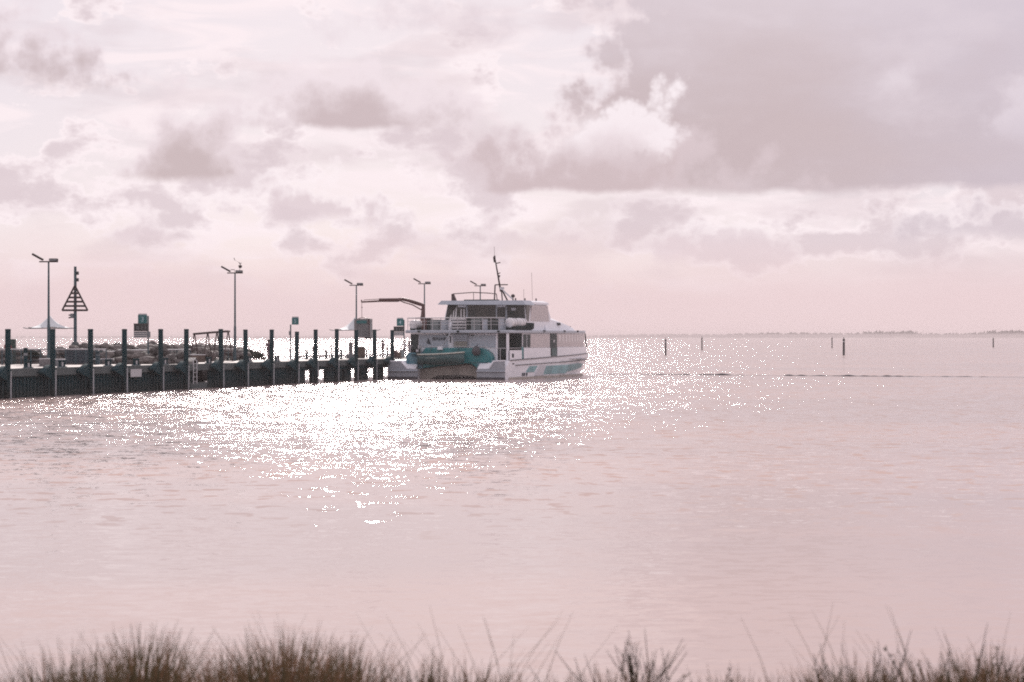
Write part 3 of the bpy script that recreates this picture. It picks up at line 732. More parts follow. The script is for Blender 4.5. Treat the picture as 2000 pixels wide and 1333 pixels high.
# ------------------------------------------------------------------ navigation posts
for px, ty, by, r, band, lb in [(1300, 663, 694, .20, True, 'dark channel post with a white band, first beyond the ferry bow'), (1371, 660, 684, .20, False, 'thin plain channel post second from the ferry bow'),
                                (1625, 660, 680, .20, False, 'thin far channel post just left of a thicker banded one'), (1648, 662, 694, .25, True, 'thick banded channel post standing right of a thinner one'), (1940, 661, 679, .26, False, 'far grey channel post standing apart below the wooded shore')]:
    Y = EYE*F/(by-HY); X = (px-1000)/F*Y; H_ = EYE-(ty-HY)*Y/F
    o = empty('channel_post', (X, Y, 0), 0, lb, 'channel post', 'channel posts in the bay')
    MB().tube([(0, 0, -1), (0, 0, H_*.80)], [r, r*.95], 10).build('shaft', 'nav_dark', o)
    MB().tube([(0, 0, H_*.80), (0, 0, H_*.86)], r*.92, 10).build('band', 'rail_white' if band else 'nav_dark', o)
    MB().lathe([(r*.95, H_*.861), (r*1.05, H_*.88), (r*1.05, H_*.97), (r*.6, H_), (0, H_)], 10).build('head', 'nav_dark', o)
    MB().lathe([(r*.3, H_+.01), (r*.3, H_+.35), (0, H_+.4)], 8).build('lantern', 'nav_dark', o)
# ------------------------------------------------------------------ ferry (local: x to starboard from the stern corner, y forward, z up)
FA = R(21.5); FP = Vector((-0.23, 185.5, 0))
fe = empty('ferry', FP, -FA, 'white and teal passenger catamaran ferry moored stern-on at the jetty end', 'ferry')
def fw(x, y, z): return FP + Vector((math.cos(FA), -math.sin(FA), 0))*x + Vector((math.sin(FA), math.cos(FA), 0))*y + Vector((0, 0, z))
def B(name, m, x0, x1, y0, y1, z0, z1, parent=None, bev=0.0): return MB().box(x0, x1, y0, y1, z0, z1).build(name, m, parent or fe, bev)
def T(name, m, pts, r, parent=None, n=8): return MB().tube(pts, r, n).build(name, m, parent or fe)
def xs(y): return 0.0 if y < 12.5 else -1.12*((y-12.5)/12.2)**2.3          # starboard side closing to the bow
PORT = -11.6
def sheer(y): return 1.73 + 0.44*(y/22.0)
def strip(name, m, y0, y1, z0, z1, off, th=0.04, port=False, parent=None, n=None, skew=0.0):
    """panel that follows the side of the boat"""
    n = n or max(2, int((y1-y0)/0.8)+1); f0 = z0 if callable(z0) else (lambda y: z0); f1 = z1 if callable(z1) else (lambda y: z1)
    rings = []
    for i in range(n+1):
        y = y0 + (y1-y0)*i/n
        x = xs(y) + off if not port else -10.2 - xs(y) - off
        s = -1 if not port else 1
        rings.append([Vector((x, y, f0(y))), Vector((x, y+skew, f1(y))), Vector((x + s*th, y+skew, f1(y))), Vector((x + s*th, y, f0(y)))])
    return MB().loft(rings).build(name, m, parent or fe)
# demi-hulls
def hull(name, port):
    rings = []
    for y in (-1.0, 0.0, 5, 10, 13, 16, 18.5, 20.5, 22.3, 23.6, 24.6):
        o = xs(max(y, 0)); f = max(0.0, (y-13)/11.6); inn = -2.75 + 1.2*f**1.6
        zt = sheer(y) if y >= 0 else 1.0
        keel = -0.9 + 0.75*max(0, f-0.35)**2
        ow = o - 0.10 - 0.75*f**1.4; iw = min(ow-0.06, inn + 0.12 + 0.2*f)
        ring = [(o, zt), (o, zt-0.35), (ow+0.04, 0.35), (ow, -0.1), ((ow+iw)/2+0.1, keel), ((ow+iw)/2-0.1, keel), (iw, -0.1), (iw-0.02*0, 0.6), (inn, zt)]
        if port: ring = [(PORT - q[0], q[1]) for q in ring]
        rings.append([Vector((q[0], y, q[1])) for q in ring])
    return MB().loft(rings).build(name, 'boat_white', fe)
hs = hull('starboard_hull', False); hp = hull('port_hull', True)
# flat stern panels of the two hulls with a pale rim
def stern_panel(pts, rimpts, name):
    p = MB().prism(pts, -1.12, -1.01, 'y').build(name, 'boat_grey', fe)
    T('rim', 'boat_white', [(q[0], -1.08, q[1]) for q in rimpts], 0.07, p, 6)
    return p
sp = stern_panel([(-2.75, .05), (-2.75, .95), (-1.55, 1.02), (-1.06, 1.66), (-.02, 1.70), (-.02, .05)], [(-1.55, 1.04), (-1.08, 1.68), (-.03, 1.72)], 'stern_panel')
pp = stern_panel([(-11.6, .05), (-11.6, 1.62), (-10.3, 1.62), (-9.65, .95), (-8.6, .9), (-8.6, .05)], [(-11.58, 1.64), (-10.3, 1.64), (-9.62, .93)], 'stern_panel')
for a, b in ((-2.75, .02), (-11.62, -8.6)): B('waterline_strip', 'rub_dark', a, b, -1.16, -1.121, .0, .22); B('step_edge', 'boat_fascia', a, b, -1.3, -1.10, .72, .80, None, .02)
# tunnel roof between the hulls, beige underside
rings = []
for y, z in ((0.55, 1.10), (2.0, 1.0), (8, 0.85), (16, 0.95), (21.5, 1.35)):
    rings.append([Vector((-9.0, y, z-.55)), Vector((-8.6, y, z-.15)), Vector((-5.8, y, z+.12)), Vector((-3.1, y, z+.10)), Vector((-2.7, y, z-.45)), Vector((-2.7, y, 1.7)), Vector((-9.0, y, 1.7))])
MB().loft(rings).build('tunnel_roof', 'tunnel_beige', fe)
MB().prism([(-9.3, -.3), (-9.3, .85), (-8.2, 1.0), (-4.0, 1.34), (-3.7, 1.25), (-3.05, .75), (-2.8, .55), (-2.8, -.3), (-3.6, .28), (-5.2, .42), (-7.2, .32), (-8.7, -.3)], .25, .54, 'y').build('tunnel_lip', 'tunnel_beige', fe)
# main deck plate
B('main_deck', 'boat_grey', -11.3, -.06, .56, 21.0, 1.70, 1.745)
# teal transom beam with rounded ends
pts = [(-8.45, 1.02), (-8.45, 2.62), (-8.2, 2.86), (-2.7, 2.86), (-2.25, 2.7), (-1.85, 2.4), (-1.66, 2.0), (-1.66, 1.3), (-1.75, .98), (-3.0, .98), (-3.6, 1.42), (-4.2, 1.46)]
tb = MB().prism(pts, -.30, .54, 'y').build('transom_beam', 'boat_teal', fe, 0.03)
B('rubbing_pad', 'boat_teal', -3.9, -1.9, -.42, -.302, 1.60, 1.72, tb); B('label_plate', 'boat_blue', -3.0, -2.1, -.36, -.302, 1.30, 1.55, tb)
B('step_bar', 'boat_white', -1.92, -1.84, -.38, -.302, 1.05, 1.55, tb)
MB().lathe([(0, -.55), (.78, -.55), (.86, -.47), (.86, .5), (0, .5)], 28, Matrix.Translation((-9.22, 0, 1.80)) @ Matrix.Rotation(R(90), 4, 'X')).build('blue_float_end', 'boat_blue', fe)
B('float_base', 'boat_blue', -9.95, -8.5, -.45, .45, .95, 1.6, None, .05)
# cabin body
def plan(inset, y0, rec):
    p = [(-10.1+inset, y0)]
    p += [(-1.4, y0), (-1.4, 3.4), (-.05-inset, 3.4)] if rec else [(-.05-inset, y0)]
    for i in range(1, 13):
        y = 3.4 + (22.2-3.4)*i/12.0; p.append((xs(y)-.05-inset, y))
    ex = xs(22.2)-.05-inset; ep = -10.2-ex; n = 8
    for i in range(1, n):
        a = i/n; x = ex + (ep-ex)*a; p.append((x, 22.2 + 1.7*math.sin(math.pi*a)**.6))
    for i in range(12, -1, -1):
        y = y0 + (22.2-y0)*i/12.0
        if i: p.append((-10.15 - xs(y) + inset, y))
    return p
MB().prism(plan(0.0, .62, True), 1.75, 4.20, 'z').build('cabin_wall', 'boat_white', fe)
# upper deck slab with pale fascia
pl = [(-10.3, -.15), (.04, -.15)] + [(xs(y)+.12, y) for y in (3.4, 6, 9, 12, 14, 16, 18, 20, 22.2)] + [(x, 22.2 + 1.9*math.sin(math.pi*(xs(22.2)-x)/(xs(22.2)+10.2+xs(22.2)))**.6) for x in (-2.2, -3.6, -5.1, -6.6, -8.0)] + [(-10.2-xs(y)-.1, y) for y in (22.2, 18, 14, 9, 4)]
MB().prism(pl, 4.222, 4.50, 'z').build('upper_deck', 'boat_fascia', fe, 0.05)
for x in (-8.9, -1.0, -5.0): B('deck_light', 'net_dark', x-.1, x+.1, -.26, -.151, 4.30, 4.46)
# aft wall
B('dark_panel', 'dark_panel', -10.05, -9.3, .55, .618, 1.9, 4.10); B('dark_panel', 'dark_panel', -1.36, -.12, 3.30, 3.398, 1.76, 4.15)  # dark sheets stand in for the shade inside the stern openings
B('dark_panel', 'dark_panel', -1.398, -1.34, .7, 3.28, 1.76, 4.15)  # inner side of the recess, its shade put into the colour
B('corner_post', 'boat_white', -.32, -.12, .02, .22, 1.75, 4.22); B('corner_post', 'boat_white', -1.5, -1.38, .45, .617, 1.75, 4.22)
B('wall_panel', 'boat_fascia', -9.2, -6.3, .585, .618, 2.9, 4.05, None, .01); B('wall_panel', 'boat_fascia', -4.1, -1.6, .585, .618, 2.9, 4.05, None, .01)
tx = link('ship_name', text_mesh('SEALINK', .38, .01, .014), fe, 'letter_dark'); tx.location = (-7.15, .568, 3.68); tx.rotation_euler = (R(90), 0, 0)
MB().prism([(-8.45, 3.25), (-8.0, 3.15), (-8.1, 3.45), (-8.32, 3.82)], .568, .584, 'y').build('sail_emblem', 'letter_dark', fe)
B('wall_lamp', 'net_dark', -6.45, -6.25, .50, .584, 3.98, 4.12); B('door_slot', 'letter_dark', -6.12, -6.02, .56, .584, 3.35, 3.95); B('wall_lamp', 'net_dark', -4.0, -3.75, .50, .584, 3.98, 4.08)
st = B('stair_frame', 'boat_grey', -5.72, -4.2, .40, .617, 2.95, 4.15)
for q in range(7): B('stair_tread', 'slat_cream' if q < 3 else 'boat_fascia', -5.6, -4.3, .22, .398, 3.02+q*.16, 3.09+q*.16, st)
T('davit', 'boat_grey', [(-5.75, .1, 4.85), (-5.85, -.25, 4.0), (-6.6, -.45, 2.85)], .07); B('davit_foot', 'boat_white', -6.85, -6.4, -.6, -.31, 2.70, 3.0)
for z in (2.98,): T('stern_rail', 'rail_white', [(-10.0, -.1, z), (-6.9, -.1, z)], .03); T('stern_rail', 'rail_white', [(-5.4, -.1, z), (-2.2, -.1, z), (-1.9, -.1, 2.7)], .03)
# port quarter winch
wq = MB().lathe([(0, -.3), (.28, -.3), (.28, .3), (0, .3)], 14, Matrix.Translation((-9.0, -.7, 2.75)) @ Matrix.Rotation(R(90), 4, 'Y')).build('winch_drum', 'net_dark', fe)
for x in (-.42, .42): B('winch_cheek', 'rail_white', -9.0+x-.05, -9.0+x+.05, -1.0, -.4, 2.45, 3.1, wq)
B('winch_base', 'boat_blue', -9.6, -8.4, -1.0, -.3, 2.28, 2.44, wq)
# starboard quarter: machinery behind the low bulwark
for x, y, z, r_ in ((-.9, .9, 2.35, .32), (-1.0, 1.5, 2.2, .28)): MB().lathe([(0, -.2), (r_*.4, -.2), (r_, -.12), (r_, .12), (r_*.4, .2), (0, .2)], 16, Matrix.Translation((x, y, z)) @ Matrix.Rotation(R(90), 4, 'X')).build('hose_reel', 'net_dark', fe)
T('quarter_rail', 'rail_white', [(-1.9, .0, 2.85), (-.3, .0, 2.85), (.0, .4, 2.85), (0, 3.0, 2.85)], .03); T('quarter_post', 'rail_white', [(-.9, 0, 1.75), (-.9, 0, 2.85)], .03)
# starboard side
strip('bulwark', 'boat_white', .05, 3.05, sheer, 2.66, .03)
strip('gangway_gate', 'boat_teal', 3.08, 3.55, sheer, 2.95, -.02)
strip('bulwark', 'boat_white', 3.58, 10.6, sheer, 2.84, .03); strip('bulwark', 'boat_white', 12.5, 23.3, sheer, 2.86, .03)
strip('window_dark', 'dark_panel', 3.55, 4.35, 2.90, 4.12, .0); strip('window_dark', 'dark_panel', 4.6, 5.25, 2.90, 4.12, .0)
strip('window_blind', 'blind', 5.35, 10.45, 2.88, 4.14, .0)
for q in range(4): strip('blind_seam', 'blind_strip', 6.3+q*1.1, 6.34+q*1.1, 2.9, 4.12, .012, .02)
dr = strip('side_door', 'dark_panel', 10.65, 12.35, 2.06, 4.17, .02)
strip('door_panel', 'dinghy_dark', 10.9, 12.2, 2.08, 2.80, .06, .03, parent=dr); strip('door_mirror', 'rail_white', 11.3, 11.7, 3.35, 3.6, .06, .03, parent=dr)
strip('window_blind', 'blind', 12.5, 22.0, 2.92, 4.16, .0)
for q in range(9): strip('blind_strip', 'blind_strip', 13.0+q*.98, 13.38+q*.98, 3.42, 4.12, .012, .02)
T('bow_pillar', 'rub_dark', [(xs(22.3)+.06, 22.3, 4.18), (xs(23.0)+.02, 23.0, 3.2), (xs(23.2)+.05, 23.2, 2.85)], .07)
strip('rub_rail', 'rub_dark', .05, 24.2, lambda y: sheer(y)-.02, lambda y: sheer(y)+.05, .10, .14, n=30)
strip('rub_rail', 'rub_dark', 1.5, 23.6, lambda y: 1.24+.0125*y, lambda y: 1.30+.0125*y, .07, .12, n=30)
strip('hull_stripe', 'hull_stripe', 4.2, 6.3, .60, 1.16, .012, .1, skew=.9); strip('hull_stripe', 'hull_pale', 6.4, 8.7, .24, 1.18, .010, .1, skew=1.3); strip('hull_stripe', 'hull_stripe', 8.6, 15.0, .34, 1.14, .012, .1, skew=.9); strip('hull_stripe', 'hull_stripe', 15.3, 20.6, lambda y: .45+.06*(y-15), lambda y: 1.16+.012*(y-15), -.03, .2, skew=.6)
for q, w_ in ((3.3, .22), (3.75, .22), (4.35, .18)): strip('hull_mark', 'letter_dark', q, q+w_, .28, .56, .014, .05)
strip('waterline_band', 'tunnel_beige', .0, 21.5, -.1, .20, -.02, .1)
strip('vent', 'net_dark', .55, 1.0, 2.0, 2.35, .05, .03); strip('vent', 'rub_dark', .7, 1.1, 1.38, 1.48, .05, .05)
# port side
strip('window_blind', 'blind', 3.5, 21.5, 2.88, 4.14, .0, port=True)
# bow front windows
for q in range(5):
    x = -3.0 - q*1.05
    B('front_window', 'glass_dark', x-.45, x+.45, 22.6+1.2*math.sin(math.pi*(q+1.2)/6.4), 22.75+1.45*math.sin(math.pi*(q+1.2)/6.4), 3.0, 4.1)
B('fore_deck', 'boat_grey', -9.0, -1.2, 21.01, 23.6, 1.72, 1.76)
# upper cabin
UX0, UX1, UY0, UY1 = -8.98, -.72, 6.0, 12.4
def uring(z, inl, inr, fy): return [Vector((UX0+inl, UY0, z)), Vector((UX1-inr, UY0, z)), Vector((UX1-inr, fy, z)), Vector((UX0+inl, fy, z))]
MB().loft([uring(4.50, 0, 0, 12.9), uring(5.75, 0, 0, 12.6), uring(6.95, .32, .12, 11.9)]).build('upper_cabin', 'boat_white', fe)
def ux(x, z):                                                    # left wall leans in
    f = max(0, (z-5.75)/1.2); return x + (.32*f if x < -7.5 else 0) - (.12*f if x > -1.2 else 0)
def upane(name, m, x0, x1, z0=5.30, z1=6.93, y=5.985, th=.03):
    return MB().add([(ux(x0, z0), y-th, z0), (ux(x1, z0), y-th, z0), (ux(x1, z1), y-th, z1), (ux(x0, z1), y-th, z1), (ux(x0, z0), y, z0), (ux(x1, z0), y, z0), (ux(x1, z1), y, z1), (ux(x0, z1), y, z1)],
                    [(0, 1, 2, 3), (4, 7, 6, 5), (0, 4, 5, 1), (1, 5, 6, 2), (2, 6, 7, 3), (3, 7, 4, 0)]).build(name, m, fe)
p = upane('aft_window', 'glass_dark', -8.95, -7.72)
for q, (a, b) in enumerate(((-8.45, 5.9), (-8.15, 6.3), (-7.9, 6.55))): MB().add([(a-.05, 5.945, 5.3), (a+.12, 5.945, 5.3), (a+.2, 5.945, b+.2), (a+.08, 5.945, b)], [(0, 1, 2, 3)]).build('curtain', 'blind_strip', fe)
def udoor(x0, x1):
    d = upane('cabin_door', 'boat_grey', x0, x1, 4.55, 6.93, 5.985, .05)
    MB().box(x0+.14, x1-.14, 5.915, 5.934, 5.2, 6.65).build('door_glass', 'glass_dark', d); MB().box(x0+.1, x1-.1, 5.88, 5.934, 6.70, 6.86).build('door_lamp', 'boat_white', d)
udoor(-7.68, -6.62); upane('aft_window', 'glass_dark', -6.58, -3.76); udoor(-3.72, -2.62); upane('aft_window', 'glass_dark', -2.58, -.76)
for a in (-7.25, -6.95): MB().box(a-.05, a+.05, 5.895, 5.914, 5.25, 6.5).build('curtain', 'blind_strip', fe)
MB().box(-2.15, -1.7, 5.93, 5.954, 6.35, 6.6).build('window_notice', 'rail_white', fe)
# starboard upper side: pale blind and white frame
def uside(name, m, pts, x, th=.03): return MB().prism(pts, x, x+th, 'x').build(name, m, fe)
MB().prism([(6.05, 5.3), (6.7, 5.3), (7.1, 6.9), (6.05, 6.9)], UX1-.06, UX1+.02, 'x').build('side_window', 'glass_dark', fe)
MB().prism([(7.15, 5.35), (12.2, 5.35), (11.75, 6.86), (7.5, 6.86)], UX1-.06, UX1+.03, 'x').build('side_blind', 'blind', fe)
for q in (8.5, 9.7, 10.9): MB().prism([(q, 5.4), (q+.05, 5.4), (q+.05, 6.8), (q, 6.8)], UX1+.031, UX1+.045, 'x').build('blind_seam', 'blind_strip', fe)
# roof
rf = MB().loft([[Vector(q) for q in ((-9.3, 5.0, 6.93), (-.35, 5.0, 6.86), (-.35, 7.4, 6.86), (-9.3, 7.4, 6.93))],
               [Vector(q) for q in ((-8.95, 5.15, 7.30), (-.75, 5.15, 7.28), (-.75, 7.4, 7.28), (-8.95, 7.4, 7.30))]]).build('aft_roof', 'boat_fascia', fe)
MB().loft([[Vector(q) for q in ((-9.0, 7.41, 6.952), (-.68, 7.41, 6.952), (-.68, 12.1, 6.952), (-9.0, 12.1, 6.952))], [Vector(q) for q in ((-8.95, 7.41, 7.16), (-.72, 7.41, 7.16), (-.72, 11.9, 7.16), (-8.95, 11.9, 7.16))],
           [Vector(q) for q in ((-8.6, 7.41, 7.30), (-1.05, 7.41, 7.30), (-1.05, 11.5, 7.30), (-8.6, 11.5, 7.30))]]).build('wheelhouse_roof', 'boat_white', fe)
# sloping fairing ahead of the wheelhouse
rings = []
for y, z, e in ((11.0, 5.5, 0), (12.4, 5.98, 0), (13.4, 5.92, .05), (16.0, 5.60, .15), (19.0, 5.16, .4), (21.6, 4.84, .9), (23.4, 4.53, 1.6)):
    rings.append([Vector((-9.3+e, y, 4.49)), Vector((-9.2+e, y, 4.5+(z-4.5)*.7)), Vector((-8.4+e, y, z)), Vector((-1.5-e, y, z)), Vector((-.75-e, y, 4.5+(z-4.5)*.7)), Vector((-.55-e, y, 4.49))])
MB().loft(rings).build('fore_fairing', 'boat_white', fe)
MB().prism([(14.6, 5.0), (15.2, 5.0), (15.1, 5.25), (14.5, 5.25)], -.95, -.62, 'x').build('cowl_vent', 'rub_dark', fe)
for y in (8.6, 14.2, 18.6): B('side_lamp', 'rub_dark', xs(y)+.08, xs(y)+.22, y-.12, y+.12, 4.34, 4.52)
T('bow_light', 'rub_dark', [(-2.2, 22.2, 4.5), (-2.2, 22.2, 4.95)], .10); 
# upper deck aft rail and fittings
for z, r_ in ((5.62, .045), (5.30, .02), (5.0, .02)): T('deck_rail', 'rail_white', [(-10.1, 3.0, z), (-10.1, .0, z), (-.95, .0, z), (-.95, 1.2, z)], r_)
for q in range(12): T('rail_post', 'rail_white', [(-10.1+q*.83, .0, 4.5), (-10.1+q*.83, .0, 5.6)], .03)
for x0, x1, z1, m in ((-8.4, -8.1, 5.45, 'net_dark'), (-8.05, -7.25, 5.42, 'locker_grey'), (-7.0, -6.55, 5.40, 'boat_fascia'), (-4.45, -4.05, 5.55, 'net_dark'), (-4.0, -3.05, 5.5, 'locker_grey'), (-2.9, -2.35, 5.45, 'boat_fascia'), (-2.3, -1.4, 5.45, 'dark_panel'), (-1.3, -1.0, 5.5, 'boat_fascia')):
    k_ = B('deck_locker', m, x0, x1, .5, 1.3, 4.52, z1, None, .02); B('locker_lid', m, x0-.02, x1+.02, .47, 1.32, z1+.002, z1+.05, k_)
bn = B('slat_bench', 'boat_grey', -6.2, -4.6, 1.2, 1.35, 4.52, 5.5)
for q in range(4): B('slat', 'white_paint', -6.3+.06*q, -4.55, .85, 1.19, 4.66+q*.27, 4.76+q*.27, bn)
B('deck_shelf', 'net_dark', -9.8, -1.0, .3, 2.2, 4.501, 4.515)
# life rafts in canisters, port and starboard
def raft(x, y, z, r_, l):
    M = Matrix.Translation((x, y, z)) @ Matrix.Rotation(R(-90), 4, 'X')
    c = MB().lathe([(0, 0), (r_*.8, .0), (r_, .10), (r_, l-.10), (r_*.8, l), (0, l)], 20, M).build('life_raft', 'white_paint', fe)
    for f in (.3, .7): MB().lathe([(r_*1.0, l*f-.03), (r_*1.03, l*f-.02), (r_*1.03, l*f+.02), (r_*1.0, l*f+.03)], 20, M).build('strap', 'rub_dark', c)
    B('cradle', 'net_dark', x-r_*.8, x+r_*.8, y+.1, y+l-.1, z-r_-.22, z-r_*.72, c)
raft(-.55, 1.3, 5.16, .45, 1.5); raft(-.45, 3.2, 5.16, .45, 1.5); raft(-9.75, .35, 5.02, .42, 1.3)
for q in range(9):
    y = 1.4 + q*.5; T('raft_bar', 'net_dark', [(-.2, y, 4.5), (.12, y+.25, 4.70), (.06, y+.45, 5.15 if q > 4 else 4.85)], .11, None, 5)
# mast, radar arch, aerials
T('roof_rail', 'brown_steel', [(-8.0, 6.0, 7.26), (-8.15, 6.0, 7.95), (-6.2, 6.2, 8.08), (-4.6, 6.4, 8.0), (-4.3, 7.5, 7.95), (-4.2, 7.5, 7.28)], .045)
T('roof_rail_post', 'brown_steel', [(-6.1, 6.2, 7.26), (-6.1, 6.2, 8.05)], .03)
MB().prism([(-8.25, 7.27), (-7.75, 7.27), (-8.05, 7.95), (-8.25, 7.95)], 5.9, 6.1, 'y').build('roof_fin', 'brown_steel', fe)
B('roof_hatch', 'net_dark', -7.0, -3.9, 6.0, 7.3, 7.261, 7.40)
ms = T('mast', 'lamp_grey', [(-4.45, 9.0, 8.2), (-5.02, 9.0, 11.25)], [.10, .06])
T('mast_leg', 'lamp_grey', [(-4.95, 8.6, 7.3), (-4.95, 8.8, 8.85)], .07, ms); T('mast_leg', 'lamp_grey', [(-3.9, 9.4, 7.3), (-4.4, 9.0, 8.5)], .08, ms); T('mast_leg', 'rail_white', [(-3.2, 9.4, 7.3), (-4.2, 9.0, 8.3)], .07, ms); T('mast_leg', 'lamp_grey', [(-4.6, 9.8, 7.3), (-4.4, 9.0, 8.5)], .06, ms)
B('radar_bar', 'lamp_grey', -4.98, -3.72, 8.85, 9.0, 8.80, 8.90, ms); MB().lathe([(0, 8.35), (.2, 8.38), (.24, 8.5), (.2, 8.62), (0, 8.64)], 12, Matrix.Translation((-4.25, 8.8, 0))).build('radar_drum', 'rail_white', ms)
T('yard', 'lamp_grey', [(-4.95, 9, 10.9), (-4.5, 9, 10.98)], .05, ms); T('yard', 'lamp_grey', [(-4.75, 9, 9.9), (-4.5, 9, 10.0)], .045, ms); T('mast_light', 'lamp_grey', [(-4.68, 9, 9.55), (-4.55, 9, 9.75)], .08, ms)
T('mast_head', 'lamp_grey', [(-5.05, 9, 11.0), (-5.12, 9, 11.45), (-5.06, 9, 11.65)], [.12, .13, .07], ms); T('whip', 'lamp_grey', [(-5.1, 9, 11.5), (-5.12, 9, 12.5)], .015, ms, 5)
T('aerial', 'lamp_grey', [(-1.7, 8.0, 7.3), (-1.72, 8.0, 8.4)], .014, None, 5); T('aerial', 'lamp_grey', [(-1.4, 9.5, 7.3), (-1.5, 9.5, 10.0)], .014, None, 5)
hb = T('satellite_stem', 'lamp_grey', [(-3.0, 8.5, 7.3), (-3.0, 8.5, 7.6)], .05); MB().lathe([(0, 7.6), (.14, 7.63), (.2, 7.76), (.14, 7.9), (0, 7.94)], 12, Matrix.Translation((-3.0, 8.5, 0))).build('satellite_dome', 'lamp_grey', hb)
for x, y in ((-1.3, 10.2), (-1.9, 8.8), (-2.5, 7.9)): T('roof_lamp', 'lamp_grey', [(x, y, 7.29), (x, y, 7.55)], .07)
# deck crane
cb = fw(-9.15, 2.4, 4.5); tip = Vector((FC.x - .12, FC.y, 0))
lc = lambda wp: fe_inv @ wp
fe_inv = (Matrix.Translation(FP) @ Matrix.Rotation(-FA, 4, 'Z')).inverted()
Ycr = cb.y; crz = lambda y, Y=Ycr: EYE-(y-HY)*Y/F
crx = lambda px, Y=Ycr: (px-1000)/F*Y
CW = lambda px, y, Y=Ycr: lc(Vector((crx(px, Y), Y, crz(y, Y))))
cr = MB().box(-.55, .45, -.5, .5, 0, .45).box(-.42, .30, -.32, .32, .45, 1.15).box(-.62, -.40, -.2, .2, .85, 1.30)
crn = cr.build('crane', 'crane_brown', fe, .03); crn.location = (-9.2, 2.4, 4.516)
def csub(name, pts, r_, m='crane_brown', n=6):
    q = MB().tube([Vector(p) - crn.location for p in pts], r_, n); return q.build(name, m, crn)
csub('column', [CW(826, 622), CW(827, 596)], [.22, .15]); 
csub('main_boom', [CW(828, 597), CW(816, 593, 191.4), CW(797, 587, 191.3), CW(783, 584.2, 191.2)], [.16, .19, .17, .15])
csub('lift_ram', [CW(824, 606), CW(806, 596, 191.3), CW(789, 591, 191.2), CW(780, 587, 191.2)], .06)
csub('outer_boom', [CW(783, 584.5, 191.2), CW(778, 586.5, 191.2), CW(740, 586.8, 191.1)], [.14, .20, .19])
csub('extension', [CW(740, 588.6, 191.1), CW(706.5, 590.4, 191.0)], [.10, .08]); csub('hose_line', [CW(740, 584.6, 191.1), CW(711, 586.2, 191.0), CW(710, 590, 191.0)], .03)
csub('boom_tip', [CW(706, 586, 191.0), CW(706.5, 591, 191.0)], .06)
csub('hoist_cable', [CW(706.5, 590, 191.0), lc(Vector((FC.x-.2, FC.y, zpx(FC, 620.5))))], .022); csub('hook', [CW(706.9, 600, 191.0), CW(706.9, 602, 191.0)], .06)
# ------------------------------------------------------------------ tender slung at the stern and its fender
tl = fw(-6.15, -1.15, 0); dg = empty('tender_dinghy', (tl.x, tl.y, 1.35), -FA, 'dark teal tender with pale gunwale slung across the ferry stern', 'dinghy')
rings = []; gun = []; gun2 = []
for i in range(13):
    f = i/12; x = -2.2 + 4.4*f; b = .62*(1-max(0, f-.45)**2*3.1)*(1 if f < .98 else .6); k = .02 + .55*max(0, f-.5)**1.7; top = .92 + .22*f**2
    b = max(b, .05)
    rings.append([Vector((x, -b, top)), Vector((x, -b*.9, .45+k*.6)), Vector((x, -b*.45, .12+k)), Vector((x, 0, k)), Vector((x, b*.45, .12+k)), Vector((x, b*.9, .45+k*.6)), Vector((x, b, top))])
    gun.append((x, -b, top)); gun2.append((x, b, top))
MB().loft(rings, smooth=True).build('hull', 'dinghy_dark', dg)
MB().tube(gun, .075, 6).tube(gun2, .075, 6).build('gunwale', 'gunwale', dg)
MB().box(-1.4, -.4, -.58, -.50, .60, .70).build('name_plate', 'gunwale', dg)
ou = MB().box(-2.55, -2.22, -.2, .2, .9, 1.45).build('outboard', 'net_dark', dg, .05); MB().box(-2.45, -2.3, -.06, .06, .0, .898).build('outboard_leg', 'net_dark', ou)
MB().box(-2.52, -2.26, -.215, -.201, 1.15, 1.38).build('cowl_panel', 'rail_white', ou)
for x in (-1.4, 1.3): MB().tube([(x, 0, .5), (x, .9, 1.55)], .03, 6).build('fall_rope', 'galvanised', dg)
fl = fw(-3.0, -.62, 0); fd = empty('round_fender', (fl.x, fl.y, 2.15), -FA, 'dark round fender hanging above the tender bow', 'fender')
MB().lathe([(0, 0), (.2, .04), (.36, .2), (.41, .42), (.33, .66), (.16, .84), (.08, .9), (0, .92)], 16).build('ball', 'rub_dark', fd); MB().tube([(0, 0, .9), (0, .45, 1.05)], .03, 6).build('rope', 'galvanised', fd)
